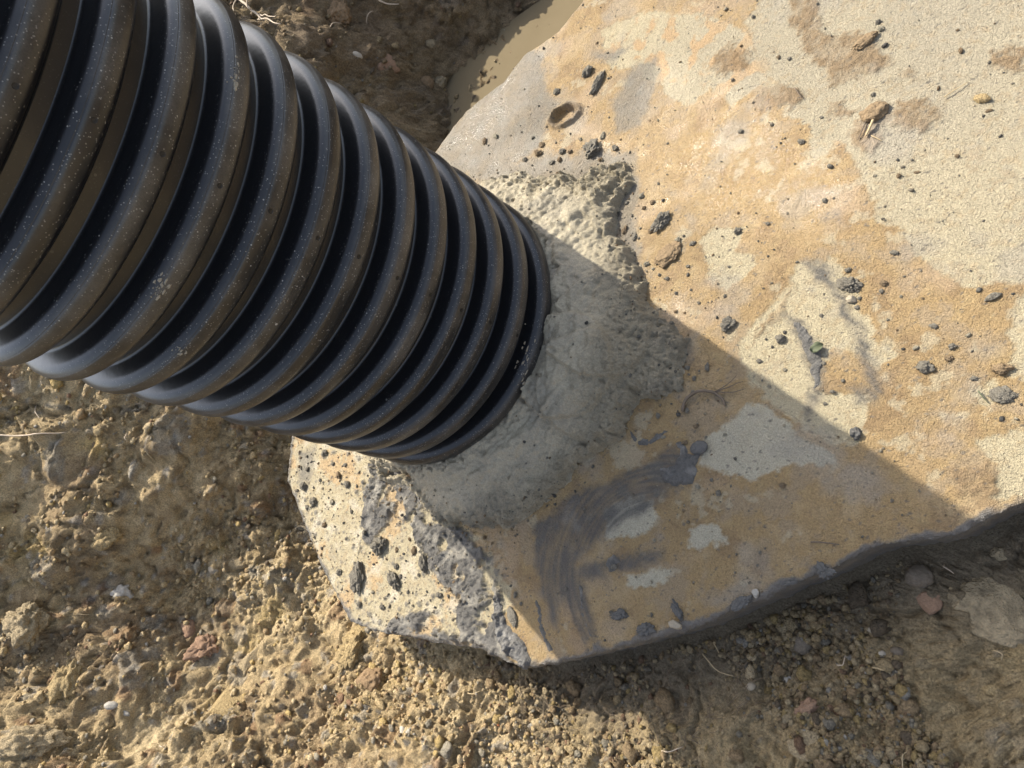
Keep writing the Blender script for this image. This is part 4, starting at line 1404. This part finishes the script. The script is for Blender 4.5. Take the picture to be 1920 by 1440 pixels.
# small crumpled green leaf on the clay smear
lv, lf = [], []
c0 = on_top(1535, 655, .006)
lx = P(1546, 648)[:2] - P(1524, 662)[:2]
ll = np.linalg.norm(lx)
lx = lx / ll
ly = np.array([-lx[1], lx[0]])
nn = 9
for i in range(nn):
    s_ = i / (nn - 1)
    wd = .42 * ll * math.sin(math.pi * min(1, s_ * .93 + .05)) ** .8
    for j in range(5):
        a_ = (j - 2) / 2
        xy = c0[:2] + lx * (s_ - .5) * ll + ly * wd * a_
        lv.append((xy[0], xy[1], c0[2] + .004 * abs(a_) + .003 * math.sin(7 * s_ + 2 * a_)))
fcs = grid_faces(nn, 5)
lo = npmesh('leaf', np.array(lv), fcs, M_LEAF)
so = lo.modifiers.new('thickness', 'SOLIDIFY')
so.thickness = .0006
tag(lo, 'small crumpled green leaf stuck on the dark clay smear', 'leaf')

# dry stalks in the soil
STALKS = [(1320, 1225, 1375, 1268), (1345, 1205, 1350, 1222), (1575, 1247, 1590, 1230), (1860, 1218, 1876, 1238), (1770, 1060, 1790, 1075), (962, 1290, 945, 1308), (330, 1372, 360, 1360),
          (300, 1398, 318, 1390), (285, 1384, 312, 1402), (335, 1230, 358, 1214), (150, 1150, 180, 1153), (62, 760, 80, 785), (222, 833, 235, 835), (240, 815, 244, 827), (640, 1390, 668, 1372),
          (1690, 1440, 1700, 1405), (1250, 1410, 1290, 1400), (880, 1300, 905, 1296), (1640, 1250, 1665, 1258), (665, 1280, 648, 1310), (280, 845, 298, 868), (700, 20, 690, 45), (620, 62, 640, 50)]
for k, (u0, v0, u1, v1) in enumerate(sorted(STALKS)):
    a_, b_ = gpt(u0, v0, .008), gpt(u1, v1, .010)
    m_ = (a_ + b_) / 2 + np.array([random.uniform(-.008, .008), random.uniform(-.008, .008), .008])
    tubes('dry_stalk', [(smooth_path([a_, m_, b_], 10, .0008, 100 + k), .0010 + .0004 * random.random(), .0006)], M_STRAW if k % 3 else M_ROOT,
          'thin dry stalk lying on the soil, ' + ORD[k] + ' from the left', 'stalk', 'dry stalks scattered over the soil')


# mat of fine rootlets in the shaded soil under the near edge
V_, F_ = [], []
o_ = 0
for k in range(260):
    u0, v0 = random.uniform(960, 1420), random.uniform(1215, 1400)
    if v0 < 1265 - .20 * (u0 - 960) * .9:
        continue
    p0 = P(u0, v0, -.11)[None]
    pp, nn_, _ = ground_full(p0[:, 0], p0[:, 1])
    a_ = random.uniform(0, 6.28)
    ln_ = random.uniform(.012, .035)
    st_ = pp[0] + nn_[0] * .003
    mid_ = st_ + np.array([math.cos(a_) * ln_ * .5, math.sin(a_) * ln_ * .5, random.uniform(.003, .009)])
    a_ += random.uniform(-.9, .9)
    en_ = mid_ + np.array([math.cos(a_) * ln_ * .5, math.sin(a_) * ln_ * .5, random.uniform(-.008, .002)])
    v, fc, caps = tube(smooth_path([st_, mid_, en_], 7), .0006, .0003, 4)
    V_.append(v)
    F_ += [np.array(fc) + o_]
    o_ += len(v)
ro = npmesh('rootlets', np.vstack(V_), np.vstack(F_), M_TWIG2)
tag(ro, 'mat of fine brown rootlets in the shaded soil under the near slab edge', 'roots', None, 'stuff')

# dried mortar splashes on the lowest ribs of the pipe
def splash(cu, cv, spread, n, smax, seed, label):
    rg = np.random.default_rng(seed)
    V, Fq = [], []
    off = 0
    for i in range(n):
        u = cu + rg.normal() * spread[0]
        v = cv + rg.normal() * spread[1]
        p = on_pipe(u, v, PIPE_R)
        k = round((p[2] - Z0) / PITCH)
        q = p[2] - Z0 - k * PITCH
        rr_ = rib_radius(q)
        for _ in range(3):
            p = on_pipe(u, v, rr_)
            k = round((p[2] - Z0) / PITCH)
            q = p[2] - Z0 - k * PITCH
            rr_ = .5 * rr_ + .5 * rib_radius(q)
        az_ = math.atan2(p[1], p[0])
        bv_, bf_ = rock(seed + i, .45, 0, ICO2)
        sz = .7 * smax * math.exp(-2.2 * rg.random())
        bv_ = bv_ * np.array([.0009, sz * (.5 + 1.6 * rg.random()), sz * (.4 + .6 * rg.random())])
        ca, sa = math.cos(az_), math.sin(az_)
        w_ = np.stack([bv_[:, 0] * ca - bv_[:, 1] * sa + rr_ * ca, bv_[:, 0] * sa + bv_[:, 1] * ca + rr_ * sa, bv_[:, 2] + p[2]], 1)
        V.append(w_)
        Fq.append(bf_ + off)
        off += len(w_)
    o = npmesh('mortar_splash', np.vstack(V), np.vstack(Fq), M_SPLASH)
    tag(o, label, 'splash')


M_SPLASH = earth_material('dried_splash', (.27, .24, .185), ((300, .0008), (900, .0004)), grain=(.8, 1.15))
splash(985, 690, (9, 30), 60, .006, 9000, 'dried pale mortar splashes on the lowest rib of the pipe')
splash(1002, 735, (8, 8), 8, .006, 9100, 'dried mortar smudge in the bottom groove of the pipe')
splash(1036, 500, (4, 9), 10, .006, 9200, 'whitish scrape at the upper foot of the pipe')
splash(300, 540, (9, 14), 34, .005, 9300, 'dry mud scuff on a wide rib at the left of the pipe')
splash(340, 655, (8, 6), 22, .004, 9400, 'small dry mud scuff near the lower side of the pipe')
splash(442, 145, (5, 14), 26, .005, 9500, 'dry mud scuff on a rib near the top of the pipe')
print('tris', sum(len(m.loops) - 2 * len(m.polygons) for m in bpy.data.meshes))
